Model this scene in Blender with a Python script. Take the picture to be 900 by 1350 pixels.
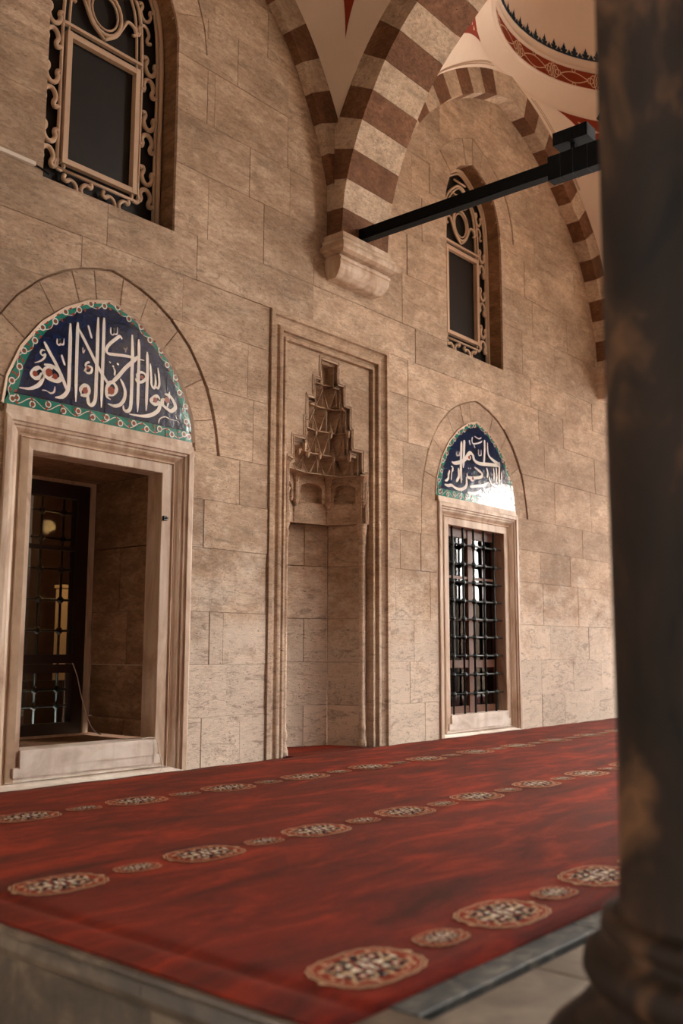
import bpy, bmesh, math, random
from mathutils import Vector, Matrix
import bisect
PI = math.pi
random.seed(7)
for o in list(bpy.data.objects): bpy.data.objects.remove(o)
scene = bpy.context.scene
COL = scene.collection

# ------------------------------------------------------------------ camera
cam_d = bpy.data.cameras.new('camera')
cam = bpy.data.objects.new('camera', cam_d); COL.objects.link(cam)
fw = Vector((0.75645981, 0.63900754, 0.13941997)); rt = Vector((0.64502104, -0.76416016, 0.00266538)); up = Vector((-0.10824239, -0.08791256, 0.99022975))
M = Matrix((rt, up, -fw)).transposed().to_4x4()
M.translation = Vector((0, -6.29, 1.0)); cam.matrix_world = M
cam_d.sensor_fit = 'VERTICAL'; cam_d.sensor_height = 36.0
cam_d.lens = 1280.3 / 1350 * 36.0
cam_d.clip_start = 0.05; cam_d.clip_end = 200
cam_d.dof.use_dof = True; cam_d.dof.focus_distance = 9.0; cam_d.dof.aperture_fstop = 1.5
scene.camera = cam

# ------------------------------------------------------------------ light
world = bpy.data.worlds.new('sky'); scene.world = world; world.use_nodes = True
wn = world.node_tree; wn.nodes.clear()
wo = wn.nodes.new('ShaderNodeOutputWorld'); wb = wn.nodes.new('ShaderNodeBackground')
wb.inputs[0].default_value = (1.0, 0.945, 0.88, 1); wb.inputs[1].default_value = 10.0
wn.links.new(wb.outputs[0], wo.inputs[0])
sun_d = bpy.data.lights.new('sun', 'SUN'); sun_d.energy = 26.0; sun_d.color = (1.0, 0.93, 0.84); sun_d.angle = math.radians(2)
sun = bpy.data.objects.new('sun', sun_d); COL.objects.link(sun)
sun.rotation_euler = Vector((0.25, 0.62, 0.9)).to_track_quat('Z', 'Y').to_euler()
vs = scene.view_settings
vs.view_transform = 'Standard'; vs.look = 'None'; vs.gamma = 1.0; vs.exposure = 1.08; vs.use_curve_mapping = False

# ------------------------------------------------------------------ materials
def srgb(r, g, b):
    f = lambda c: ((c/255)/12.92 if c/255 <= 0.04045 else (((c/255)+0.055)/1.055)**2.4)
    return (f(r), f(g), f(b), 1)
class NT:
    def __init__(s, name):
        s.m = bpy.data.materials.new(name); s.m.use_nodes = True
        s.t = s.m.node_tree; s.t.nodes.clear()
        s.out = s.n('ShaderNodeOutputMaterial'); s.b = s.n('ShaderNodeBsdfPrincipled')
        s.l(s.b.outputs[0], s.out.inputs[0])
    def n(s, k, **kw):
        x = s.t.nodes.new(k)
        for a, v in kw.items(): setattr(x, a, v)
        return x
    def l(s, a, b): s.t.links.new(a, b)
    def pos(s, scale=(1, 1, 1), rnd=0.0):
        g = s.n('ShaderNodeNewGeometry'); mp = s.n('ShaderNodeMapping'); mp.inputs['Scale'].default_value = scale
        s.l(g.outputs['Position'], mp.inputs['Vector'])
        if rnd:
            oi = s.n('ShaderNodeObjectInfo'); mu = s.n('ShaderNodeMath', operation='MULTIPLY'); mu.inputs[1].default_value = rnd
            s.l(oi.outputs['Random'], mu.inputs[0]); s.l(mu.outputs[0], mp.inputs['Location'])
        return mp.outputs[0]
    def noise(s, vec, scale, detail=4, rough=0.6, dist=0.0):
        x = s.n('ShaderNodeTexNoise'); x.inputs['Scale'].default_value = scale; x.inputs['Detail'].default_value = detail
        x.inputs['Roughness'].default_value = rough; x.inputs['Distortion'].default_value = dist
        if vec: s.l(vec, x.inputs['Vector'])
        return x.outputs[0]
    def ramp(s, fac, stops):
        r = s.n('ShaderNodeValToRGB'); e = r.color_ramp.elements
        while len(e) < len(stops): e.new(0.5)
        for i, (p, c) in enumerate(stops):
            e[i].position = p; e[i].color = c if len(c) == 4 else (*c, 1)
        s.l(fac, r.inputs[0]); return r.outputs[0]
    def mix(s, fac, a, b, mode='MIX'):
        x = s.n('ShaderNodeMix', data_type='RGBA', blend_type=mode)
        for v, i in ((fac, 0), (a, 6), (b, 7)):
            if isinstance(v, (int, float)): x.inputs[i].default_value = v
            elif isinstance(v, tuple): x.inputs[i].default_value = v
            else: s.l(v, x.inputs[i])
        return x.outputs[2]
    def bump(s, h, strength=0.3, dist=0.01):
        b = s.n('ShaderNodeBump'); b.inputs['Strength'].default_value = strength; b.inputs['Distance'].default_value = dist
        s.l(h, b.inputs['Height']); s.l(b.outputs[0], s.b.inputs['Normal'])
    def fin(s, col, rough=0.8, metal=0.0, spec=0.5):
        if isinstance(col, tuple): s.b.inputs['Base Color'].default_value = col
        else: s.l(col, s.b.inputs['Base Color'])
        if isinstance(rough, (int, float)): s.b.inputs['Roughness'].default_value = rough
        else: s.l(rough, s.b.inputs['Roughness'])
        s.b.inputs['Metallic'].default_value = metal
        s.b.inputs['Specular IOR Level'].default_value = spec
        return s.m
W1 = (1, 1, 1, 1); B0 = (0, 0, 0, 1)
def stone_mat(name, ca, cb, cc, rnd=13.0, streak=(1.0, 1.0, 3.0), dirt=0.75, var=0.09, lime=0.0):
    s = NT(name)
    v = s.pos(streak, rnd)
    base = s.ramp(s.noise(v, 2.6, 9, 0.72, 0.2), [(0.28, ca), (0.5, cb), (0.72, cc)])
    # broad patina patches, continuous over the joints
    patch = s.ramp(s.noise(s.pos((0.7, 0.7, 0.9)), 1.4, 5, 0.65), [(0.36, (0.58, 0.52, 0.47)), (0.62, (1.08, 1.06, 1.05))])
    c = s.mix(dirt, base, patch, 'MULTIPLY')
    grit = s.ramp(s.noise(s.pos((1, 1, 2.4), 2.0), 17, 8, 0.78, 0.3), [(0.36, (0.62, 0.56, 0.50)), (0.56, (1.07, 1.06, 1.05))])
    c = s.mix(0.7, c, grit, 'MULTIPLY')
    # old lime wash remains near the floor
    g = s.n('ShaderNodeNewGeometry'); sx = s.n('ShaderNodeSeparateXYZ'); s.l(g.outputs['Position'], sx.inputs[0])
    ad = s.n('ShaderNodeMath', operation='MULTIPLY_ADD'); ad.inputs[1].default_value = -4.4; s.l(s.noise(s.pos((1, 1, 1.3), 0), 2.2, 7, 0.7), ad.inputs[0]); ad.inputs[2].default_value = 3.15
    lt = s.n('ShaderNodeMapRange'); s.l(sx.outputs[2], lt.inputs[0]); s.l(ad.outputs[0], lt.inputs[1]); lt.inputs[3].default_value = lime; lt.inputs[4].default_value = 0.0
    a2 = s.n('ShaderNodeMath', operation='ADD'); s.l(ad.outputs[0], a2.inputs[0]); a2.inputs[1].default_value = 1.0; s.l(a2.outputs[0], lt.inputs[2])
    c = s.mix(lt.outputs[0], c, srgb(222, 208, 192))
    # dark weathered smears and fine pits
    sm = s.ramp(s.noise(s.pos((1.0, 1.0, 3.2), 3.1), 3.6, 8, 0.75, 1.2), [(0.53, B0), (0.64, W1)])
    c = s.mix(s.ramp(sm, [(0, B0), (1, (0.7, 0.7, 0.7))]), c, tuple(x*0.45 for x in cb[:3])+(1,))
    pits = s.ramp(s.noise(s.pos((1, 1, 2.0)), 30, 4, 0.6), [(0.33, W1), (0.38, B0)])
    c = s.mix(s.ramp(pits, [(0, B0), (1, (0.8, 0.8, 0.8))]), c, tuple(x*0.3 for x in cb[:3])+(1,))
    fl = s.ramp(s.noise(s.pos((1, 1, 5.5), 1.7), 11, 6, 0.7, 0.5), [(0.60, B0), (0.66, W1)])
    ms = s.ramp(s.noise(s.pos((1, 1, 1.5), 0.9), 1.1, 3, 0.5), [(0.42, B0), (0.6, W1)])
    c = s.mix(s.ramp(s.mix(1.0, fl, ms, 'MULTIPLY'), [(0, B0), (1, (0.85, 0.85, 0.85))]), c, tuple(x*0.42 for x in cb[:3])+(1,))
    cr = s.ramp(s.noise(s.pos((1, 1, 2.2), 0.6), 4.2, 9, 0.7, 0.8), [(0.485, B0), (0.498, W1), (0.506, W1), (0.52, B0)])
    c = s.mix(s.ramp(s.mix(1.0, cr, ms, 'MULTIPLY'), [(0, B0), (1, (0.6, 0.6, 0.6))]), c, tuple(x*0.38 for x in cb[:3])+(1,))
    pl = s.ramp(s.noise(s.pos((1, 1, 2), 2.9), 6, 8, 0.72, 0.3), [(0.58, B0), (0.7, W1)])
    c = s.mix(s.ramp(pl, [(0, B0), (1, (0.35, 0.35, 0.35))]), c, tuple(min(1, x*1.25) for x in cc[:3])+(1,))
    oi = s.n('ShaderNodeObjectInfo'); hs = s.n('ShaderNodeHueSaturation'); mr = s.n('ShaderNodeMapRange')
    mr.inputs[3].default_value = 1 - var; mr.inputs[4].default_value = 1 + var*0.6
    s.l(oi.outputs['Random'], mr.inputs[0]); s.l(mr.outputs[0], hs.inputs['Value']); s.l(c, hs.inputs['Color'])
    s.bump(s.mix(0.5, s.noise(s.pos((1, 1, 3)), 14, 8, 0.7), pits, 'SUBTRACT'), 0.55, 0.012)
    return s.fin(hs.outputs[0], 0.86, 0, 0.25)
M_ = {}
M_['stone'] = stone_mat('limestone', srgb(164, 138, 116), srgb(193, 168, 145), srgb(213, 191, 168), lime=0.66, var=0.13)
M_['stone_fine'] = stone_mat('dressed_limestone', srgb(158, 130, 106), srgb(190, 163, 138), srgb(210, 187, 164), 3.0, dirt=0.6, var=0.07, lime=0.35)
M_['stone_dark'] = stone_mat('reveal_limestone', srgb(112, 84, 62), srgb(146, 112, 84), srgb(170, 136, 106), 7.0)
M_['cream'] = stone_mat('cream_voussoir', srgb(172, 150, 130), srgb(202, 180, 158), srgb(218, 200, 180), 9.0, (2, 2, 2), 0.5)
M_['brown'] = stone_mat('brown_voussoir', srgb(100, 68, 49), srgb(124, 88, 65), srgb(146, 108, 83), 9.0, (2, 2, 2), 0.5)
def marble(name, a, b, c, sc=(1.5, 1.5, 0.45), rough=0.5):
    s = NT(name)
    v = s.pos(sc, 5.0)
    base = s.ramp(s.noise(v, 2.2, 7, 0.62, 1.4), [(0.28, a), (0.5, b), (0.72, c)])
    st = s.ramp(s.noise(s.pos((7, 7, 0.5)), 1.3, 4, 0.6), [(0.45, B0), (0.72, (0.5, 0.5, 0.5))])
    col = s.mix(st, base, a)
    s.bump(s.noise(s.pos(), 25, 5, 0.6), 0.25, 0.004)
    return s.fin(col, rough, 0, 0.4)
M_['marble'] = marble('cream_marble', srgb(150, 116, 90), srgb(196, 170, 146), srgb(218, 200, 182))
M_['marble_white'] = marble('white_marble', srgb(176, 156, 138), srgb(214, 200, 186), srgb(232, 222, 212), (0.8, 0.8, 2))
M_['marble_step'] = marble('veined_step_marble', srgb(48, 40, 33), srgb(78, 66, 54), srgb(122, 104, 86), (1.2, 1.2, 1.2), 0.45)
M_['paving'] = marble('pale_paving', srgb(70, 60, 48), srgb(96, 84, 70), srgb(122, 108, 92), (1, 1, 1), 0.6)
M_['kerb'] = marble('mottled_kerb', srgb(18, 24, 27), srgb(50, 52, 50), srgb(112, 106, 94), (4, 4, 4), 0.6)
def column_mat():
    s = NT('dark_mottled_marble')
    n1 = s.noise(s.pos((1, 1, 0.7)), 2.6, 7, 0.62, 0.7)
    c = s.ramp(n1, [(0.3, srgb(12, 9, 7)), (0.5, srgb(34, 24, 17)), (0.64, srgb(84, 58, 38)), (0.8, srgb(46, 33, 23))])
    return s.fin(c, 0.7, 0, 0.12)
M_['column'] = column_mat()
def plain(name, col, rough=0.6, metal=0.0, spec=0.5, nz=0.0, sc=20):
    s = NT(name)
    if nz:
        f = s.noise(s.pos(), sc, 4, 0.6)
        c = s.mix(f, tuple(x*(1-nz) for x in col[:3])+(1,), tuple(min(1, x*(1+nz)) for x in col[:3])+(1,))
        s.bump(f, 0.2, 0.003)
        return s.fin(c, rough, metal, spec)
    return s.fin(col, rough, metal, spec)
M_['plaster'] = plain('ceiling_plaster', srgb(222, 202, 184), 0.85, 0, 0.2, 0.05, 3)
M_['plaster_line'] = plain('plaster_line', srgb(186, 160, 138), 0.85, 0, 0.2)
M_['red_paint'] = plain('red_paint', srgb(136, 52, 30), 0.8, 0, 0.2, 0.12, 5)
M_['blue_paint'] = plain('blue_paint', srgb(36, 52, 66), 0.8, 0, 0.2)
M_['cream_paint'] = plain('cream_paint', srgb(216, 180, 150), 0.8, 0, 0.2)
M_['lattice'] = plain('lattice_plaster', srgb(200, 172, 148), 0.85, 0, 0.2, 0.1, 14)
M_['mortar'] = plain('mortar', srgb(168, 142, 118), 0.95, 0, 0.1, 0.3, 9)
M_['edge_plaster'] = plain('edge_plaster', srgb(202, 178, 156), 0.85, 0, 0.2, 0.12, 12)
M_['black'] = plain('black_steel', srgb(5, 8, 11), 0.7, 0.0, 0.15)
M_['iron'] = plain('green_black_iron', srgb(20, 30, 31), 0.36, 0.55, 0.6, 0.15, 30)
M_['white'] = plain('white_plastic', srgb(214, 204, 192), 0.5)
M_['wood'] = plain('dark_wood', srgb(40, 22, 15), 0.4, 0, 0.5, 0.25, 12)
M_['wood_red'] = plain('red_brown_wood', srgb(104, 62, 40), 0.45, 0, 0.5, 0.2, 12)
M_['gold'] = plain('warm_wood', srgb(196, 120, 52), 0.5)
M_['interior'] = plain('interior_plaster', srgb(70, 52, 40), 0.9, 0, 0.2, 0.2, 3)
M_['cream_int'] = plain('pale_pier', srgb(226, 204, 176), 0.9)
M_['tile_white'] = plain('white_glaze', srgb(226, 218, 208), 0.12, 0, 1.0)
M_['tile_red'] = plain('red_glaze', srgb(138, 60, 40), 0.16, 0, 0.6)
M_['shaded_stone'] = plain('shade_dark_stone', srgb(62, 52, 44), 0.9, 0, 0.2, 0.2, 1)  # dark albedo stands in for shade on unseen walls, keeps reflections dim
M_['ground'] = plain('courtyard_stone', srgb(176, 160, 138), 0.8, 0, 0.3, 0.1, 1)
def glaze(name, a, b):
    s = NT(name)
    c = s.mix(s.ramp(s.noise(s.pos(), 9, 5, 0.65), [(0.3, B0), (0.7, W1)]), a, b)
    s.bump(s.noise(s.pos(), 7, 5, 0.62), 0.28, 0.010)
    return s.fin(c, 0.10, 0, 0.7)
M_['tile_blue'] = glaze('cobalt_glaze', srgb(3, 18, 48), srgb(8, 34, 74))
M_['tile_green'] = glaze('turquoise_glaze', srgb(14, 104, 92), srgb(34, 132, 112))
def glass():
    s = NT('window_glass')
    s.t.nodes.remove(s.b)
    tr = s.n('ShaderNodeBsdfTransparent'); tr.inputs[0].default_value = (0.82, 0.84, 0.82, 1)
    gl = s.n('ShaderNodeBsdfGlossy'); gl.inputs['Roughness'].default_value = 0.02
    fr = s.n('ShaderNodeFresnel'); fr.inputs[0].default_value = 1.6
    mx = s.n('ShaderNodeMixShader'); s.l(fr.outputs[0], mx.inputs[0]); s.l(tr.outputs[0], mx.inputs[1]); s.l(gl.outputs[0], mx.inputs[2])
    s.l(mx.outputs[0], s.out.inputs[0]); return s.m
M_['glass'] = glass()
M_['dark_pane'] = plain('unlit_dark_pane', srgb(34, 30, 28), 0.5, 0, 0.25, 0.35, 2.5)  # opaque dark colour stands in for the unlit interior behind the panes
def carpet_mat(name, a, b, c):
    s = NT(name)
    big = s.noise(s.pos((0.9, 2.6, 1)), 1.5, 6, 0.62, 0.7)
    col = s.ramp(big, [(0.3, a), (0.5, b), (0.72, c)])
    fine = s.noise(s.pos((1, 1.6, 1)), 9, 8, 0.75, 0.4)
    col = s.mix(0.5, col, s.ramp(fine, [(0.34, (0.5, 0.47, 0.47)), (0.64, (1.2, 1.16, 1.14))]), 'MULTIPLY')
    s.b.inputs['Sheen Weight'].default_value = 0.08; s.b.inputs['Sheen Tint'].default_value = (0.9, 0.3, 0.15, 1); s.b.inputs['Sheen Roughness'].default_value = 0.4
    s.bump(s.noise(s.pos(), 260, 2, 0.5), 0.5, 0.004)
    return s.fin(col, 0.95, 0, 0.1)
M_['carpet'] = carpet_mat('red_carpet', srgb(48, 9, 5), srgb(88, 17, 8), srgb(138, 40, 15))
def yarn(name, col):
    s = NT(name); s.bump(s.noise(s.pos(), 260, 2, 0.5), 0.5, 0.004)
    c = s.mix(s.noise(s.pos(), 90, 3, 0.7), tuple(x*0.55 for x in col[:3])+(1,), tuple(min(1, x*1.3) for x in col[:3])+(1,))
    return s.fin(c, 0.95, 0, 0.1)
M_['yarn_cream'] = yarn('cream_yarn', srgb(180, 146, 112)); M_['yarn_navy'] = yarn('navy_yarn', srgb(20, 20, 26))
M_['yarn_rust'] = yarn('rust_yarn', srgb(124, 48, 26)); M_['yarn_white'] = yarn('white_yarn', srgb(206, 192, 172))

# ------------------------------------------------------------------ helpers
def link(name, me, mat, parent=None):
    o = bpy.data.objects.new(name, me); COL.objects.link(o)
    if mat is not None and len(me.materials) == 0:
        for m in (mat if isinstance(mat, (list, tuple)) else [mat]): me.materials.append(M_[m] if isinstance(m, str) else m)
    if parent: o.parent = parent
    return o
def mesh(name, v, f, mat, parent=None, smooth=False, mi=None):
    me = bpy.data.meshes.new(name); me.from_pydata([tuple(x) for x in v], [], f); me.update()
    bm = bmesh.new(); bm.from_mesh(me); bmesh.ops.recalc_face_normals(bm, faces=bm.faces) if mi is None else None; bm.to_mesh(me); bm.free()
    if mi is not None:
        for p, k in zip(me.polygons, mi): p.material_index = k
    if smooth:
        for p in me.polygons: p.use_smooth = True
    return link(name, me, mat, parent)
class G:
    """collects vertices and faces"""
    def __init__(s): s.v = []; s.f = []; s.mi = []
    def add(s, v, f, k=0):
        n = len(s.v); s.v += [tuple(x) for x in v]; s.f += [[i+n for i in q] for q in f]; s.mi += [k]*len(f)
    def box(s, a, b, k=0):
        (x0, y0, z0), (x1, y1, z1) = a, b
        s.add([(x0,y0,z0),(x1,y0,z0),(x1,y1,z0),(x0,y1,z0),(x0,y0,z1),(x1,y0,z1),(x1,y1,z1),(x0,y1,z1)],
              [(3,2,1,0),(4,5,6,7),(0,1,5,4),(1,2,6,5),(2,3,7,6),(3,0,4,7)], k)
    def tube(s, pts, r, n=6, closed=False, k=0):
        pts = [Vector(p) for p in pts]; m = len(pts); ring = []
        rr = r if isinstance(r, (list, tuple)) else [r]*m
        prev = None
        for i, p in enumerate(pts):
            a = pts[(i-1) % m] if (closed or i > 0) else p; b = pts[(i+1) % m] if (closed or i < m-1) else p
            t = (b-a).normalized()
            ref = Vector((0, 1, 0)) if abs(t.y) < 0.9 else Vector((1, 0, 0))
            u = t.cross(ref).normalized(); w = t.cross(u).normalized()
            ring.append([p + u*math.cos(2*PI*j/n)*rr[i] + w*math.sin(2*PI*j/n)*rr[i] for j in range(n)])
        v = [q for R in ring for q in R]; f = []
        for i in range(m if closed else m-1):
            i2 = (i+1) % m
            for j in range(n): f.append((i*n+j, i*n+(j+1) % n, i2*n+(j+1) % n, i2*n+j))
        if not closed: f += [tuple(range(n))[::-1], tuple((m-1)*n+j for j in range(n))]
        s.add(v, f, k)
    def ribbon(s, pts, w, y, taper=True, k=0, thick=0.0):
        """flat stroke lying in a plane of constant y, pts are (x, z)"""
        P = smooth_line(pts); m = len(P)
        L = []; R = []
        for i, (x, z) in enumerate(P):
            a = P[max(0, i-1)]; b = P[min(m-1, i+1)]
            dx, dz = b[0]-a[0], b[1]-a[1]; d = math.hypot(dx, dz) or 1
            ang = math.atan2(dz, dx)
            ww = w*(0.62+0.38*abs(math.sin(ang+0.5)))
            if taper:
                t = i/(m-1); ww *= min(1.0, 0.45+5*t, 0.3+4*(1-t))
            nx, nz = -dz/d*ww/2, dx/d*ww/2
            L.append((x+nx, y, z+nz)); R.append((x-nx, y, z-nz))
        s.add(L+R, [(i, i+1, m+i+1, m+i) for i in range(m-1)], k)
    def disc(s, c, r, y, n=10, k=0, sx=1.0, rot=0):
        v = [(c[0]+math.cos(a)*r*sx*math.cos(rot)-math.sin(a)*r*math.sin(rot), y, c[1]+math.cos(a)*r*sx*math.sin(rot)+math.sin(a)*r*math.cos(rot)) for a in [2*PI*j/n for j in range(n)]]
        s.add(v, [tuple(range(n))], k)
    def obj(s, name, mat, parent=None, smooth=False, keep=False):
        return mesh(name, s.v, s.f, mat, parent, smooth, s.mi if (keep or any(s.mi)) else None)
def smooth_line(pts, n=6):
    if len(pts) < 3:
        a, b = pts; return [(a[0]+(b[0]-a[0])*t/4, a[1]+(b[1]-a[1])*t/4) for t in range(5)]
    P = [pts[0]] + list(pts) + [pts[-1]]; out = []
    for i in range(1, len(P)-2):
        p0, p1, p2, p3 = P[i-1], P[i], P[i+1], P[i+2]
        for t in range(n):
            t = t/n
            out.append(tuple(0.5*((2*p1[k])+(-p0[k]+p2[k])*t+(2*p0[k]-5*p1[k]+4*p2[k]-p3[k])*t*t+(-p0[k]+3*p1[k]-3*p2[k]+p3[k])*t**3) for k in range(len(p1))))
    out.append(tuple(pts[-1])); return out
def empty(name, loc=(0, 0, 0)):
    o = bpy.data.objects.new(name, None); COL.objects.link(o); o.location = loc; o.empty_display_size = 0.1; return o
def tag(o, label, cat, group=None):
    o['label'] = label; o['category'] = cat
    if group: o['group'] = group
    return o
def struct(o): o['kind'] = 'structure'; return o
def stuff(o): o['kind'] = 'stuff'; return o
def under(root, loc):
    """put an existing root's frame at loc: children were built in world coordinates"""
    root.location = loc
    for c in root.children: c.matrix_parent_inverse = Matrix.Translation(-Vector(loc))
def lathe(prof, c, n=40, sx=1.0, sy=1.0, a0=0, a1=2*PI):
    full = abs(a1-a0-2*PI) < 1e-6; m = n if full else n+1
    v = []; f = []
    for (r, z) in prof:
        for j in range(m):
            a = a0+(a1-a0)*j/n; v.append((c[0]+math.cos(a)*r*sx, c[1]+math.sin(a)*r*sy, z))
    for i in range(len(prof)-1):
        for j in range(n):
            j2 = (j+1) % m; f.append((i*m+j, i*m+j2, (i+1)*m+j2, (i+1)*m+j))
    return v, f
def interp(tab, x):
    if x <= tab[0][0]: return tab[0][1]
    for (a, b), (c, d) in zip(tab, tab[1:]):
        if x <= c: return b+(d-b)*(x-a)/(c-a)
    return tab[-1][1]
def polystone(P, yf, yb, mat, name, parent, ch=0.007, mp=None):
    """stone with outline P [(x,z)] counter-clockwise, chamfered front at yf, back at yb; mp maps (x,y,z)"""
    n = len(P); I = []
    for i in range(n):
        a, b, c = P[i-1], P[i], P[(i+1) % n]
        d1 = Vector((b[0]-a[0], b[1]-a[1])); d2 = Vector((c[0]-b[0], c[1]-b[1]))
        if d1.length < 1e-6 or d2.length < 1e-6: I.append(b); continue
        d1.normalize(); d2.normalize(); n1 = Vector((-d1.y, d1.x)); n2 = Vector((-d2.y, d2.x)); m = n1+n2
        k = ch/max(0.35, m.length_squared/2) if m.length > 0.1 else 0
        I.append((b[0]+m.x*k, b[1]+m.y*k))
    v = [(x, yf, z) for x, z in I]+[(x, yf+ch*0.9, z) for x, z in P]+[(x, yb, z) for x, z in P]
    f = [tuple(range(n))]
    for i in range(n):
        j = (i+1) % n; f.append((n+i, n+j, j, i)); f.append((2*n+i, 2*n+j, n+j, n+i))
    if mp: v = [mp(*q) for q in v]
    return mesh(name, v, f, mat, parent)
def resample(pts, step):
    L = [0]
    for a, b in zip(pts, pts[1:]): L.append(L[-1]+math.dist(a, b))
    n = max(1, round(L[-1]/step)); out = []
    for i in range(n+1):
        t = L[-1]*i/n; k = min(len(L)-2, max(0, bisect.bisect_right(L, t)-1)); q = (t-L[k])/(L[k+1]-L[k])
        out.append(tuple(a+(b-a)*q for a, b in zip(pts[k], pts[k+1])))
    return out

# ------------------------------------------------------------------ measured profiles
HOOD = [(-1.21,2.69),(-1.17,2.93),(-1.12,3.11),(-1.06,3.27),(-.97,3.43),(-.84,3.61),(-.63,3.80),(-.47,3.90),(-.3,3.97),(-.12,4.02),(0,4.045),(.12,4.02),(.3,3.97),(.47,3.90),(.63,3.80),(.84,3.61),(.97,3.43),(1.06,3.27),(1.12,3.11),(1.17,2.93),(1.21,2.69)]
TILE = [(-.895,2.76),(-.87,2.96),(-.77,3.2),(-.61,3.42),(-.41,3.59),(-.2,3.705),(0,3.76),(.2,3.705),(.41,3.59),(.61,3.42),(.77,3.2),(.87,2.96),(.895,2.76)]
UPO = [(-.65,6.15),(-.61,6.6),(-.51,6.85),(-.28,7.05),(0,7.17),(.28,7.05),(.51,6.85),(.61,6.6),(.65,6.15)]
UPH = [(-.98,6.41),(-.95,6.65),(-.86,6.9),(-.68,7.15),(-.36,7.38),(0,7.53),(.36,7.38),(.68,7.15),(.86,6.9),(.95,6.65),(.98,6.41)]
CEN = (4.56, 10.05); UPC = (4.535, 10.05)
COURSES = [0,.42,.86,1.31,1.86,2.28,2.69,3.28,3.80,4.23,4.64,5.24,5.74,6.28,6.78,7.28,7.82,8.4,8.95]

# ------------------------------------------------------------------ facade wall of separate stones
wall = struct(mesh('wall_back', *(lambda g: (g.v, g.f))(G()), 'mortar')) if False else None
EXC = []   # (x0, x1, zlow(x), zhigh(x))
for c in CEN:
    EXC.append((c-.895, c+.895, lambda x: -1, lambda x: 2.70))
    EXC.append((c-1.21, c+1.21, lambda x: 2.69, lambda x, c=c: interp(HOOD, x-c)))
for c in UPC:
    EXC.append((c-.65, c+.65, lambda x: 4.59, lambda x, c=c: interp(UPO, x-c)))
    EXC.append((c-.98, c+.98, lambda x: 6.41, lambda x, c=c: interp(UPH, x-c)))
NX0, NX1, NZ = 6.39, 8.23, 4.23
EXC.append((NX0, NX1, lambda x: -1, lambda x: NZ))
def remains(x, c, d):
    iv = [(c, d)]
    for (x0, x1, lo, hi) in EXC:
        if x0 < x < x1:
            l, h = lo(x), hi(x); nv = []
            for a, b in iv:
                if h <= a or l >= b: nv.append((a, b)); continue
                if l > a: nv.append((a, l))
                if h < b: nv.append((h, b))
            iv = nv
    return [q for q in iv if q[1]-q[0] > 0.004]
def pieces(a, b, c, d, extra=()):
    xs = {a, b}
    for (x0, x1, lo, hi) in EXC:
        for e in (x0, x1):
            if a < e < b: xs.add(e)
        if x0 < b and x1 > a:
            q_ = .02
            k = math.ceil(max(a, x0)/q_)
            while k*q_ < min(b, x1): xs.add(k*q_); k += 1
    xs = sorted(xs); chains = []; live = []
    for x0, x1 in zip(xs, xs[1:]):
        if x1-x0 < 1e-5: continue
        A = remains(x0+1e-4, c, d); B = remains(x1-1e-4, c, d)
        if len(A) != len(B):
            A = B if len(B) < len(A) else A; B = A
        new = []
        for p, q in zip(A, B):
            hit = None
            for ch in live:
                e = ch[-1]
                if min(e[2], p[1])-max(e[1], p[0]) > 0.01: hit = ch; break
            if hit is None: hit = [(x0, p[0], p[1])]; chains.append(hit)
            elif abs(hit[-1][1]-p[0]) > 0.02 or abs(hit[-1][2]-p[1]) > 0.02: hit.append((x0+1e-3, p[0], p[1]))
            hit.append((x1, q[0], q[1])); new.append(hit)
        live = new
    out = []
    for ch in chains:
        if ch[-1][0]-ch[0][0] < 0.012: continue
        bot = [(x, l) for x, l, h in ch]; top = [(x, h) for x, l, h in ch][::-1]
        def thin(s):
            r = [s[0]]
            for i in range(1, len(s)-1):
                a_, b_, c_ = r[-1], s[i], s[i+1]
                if abs((b_[0]-a_[0])*(c_[1]-a_[1])-(b_[1]-a_[1])*(c_[0]-a_[0])) > 8e-5: r.append(b_)
            return r+[s[-1]]
        P = thin(bot)+thin(top)
        ar = 0.5*sum(P[i-1][0]*P[i][1]-P[i][0]*P[i-1][1] for i in range(len(P)))
        if ar > 0.0012: out.append(P)
    return out
def shrink(P, g):
    n = len(P); I = []
    for i in range(n):
        a, b, c = P[i-1], P[i], P[(i+1) % n]
        d1 = Vector((b[0]-a[0], b[1]-a[1])); d2 = Vector((c[0]-b[0], c[1]-b[1]))
        if d1.length < 1e-6 or d2.length < 1e-6: I.append(b); continue
        d1.normalize(); d2.normalize(); m = Vector((-d1.y-d2.y, d1.x+d2.x))
        k = g/max(0.35, m.length_squared/2) if m.length > 0.1 else 0
        I.append((b[0]+m.x*k, b[1]+m.y*k))
    return I
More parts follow.
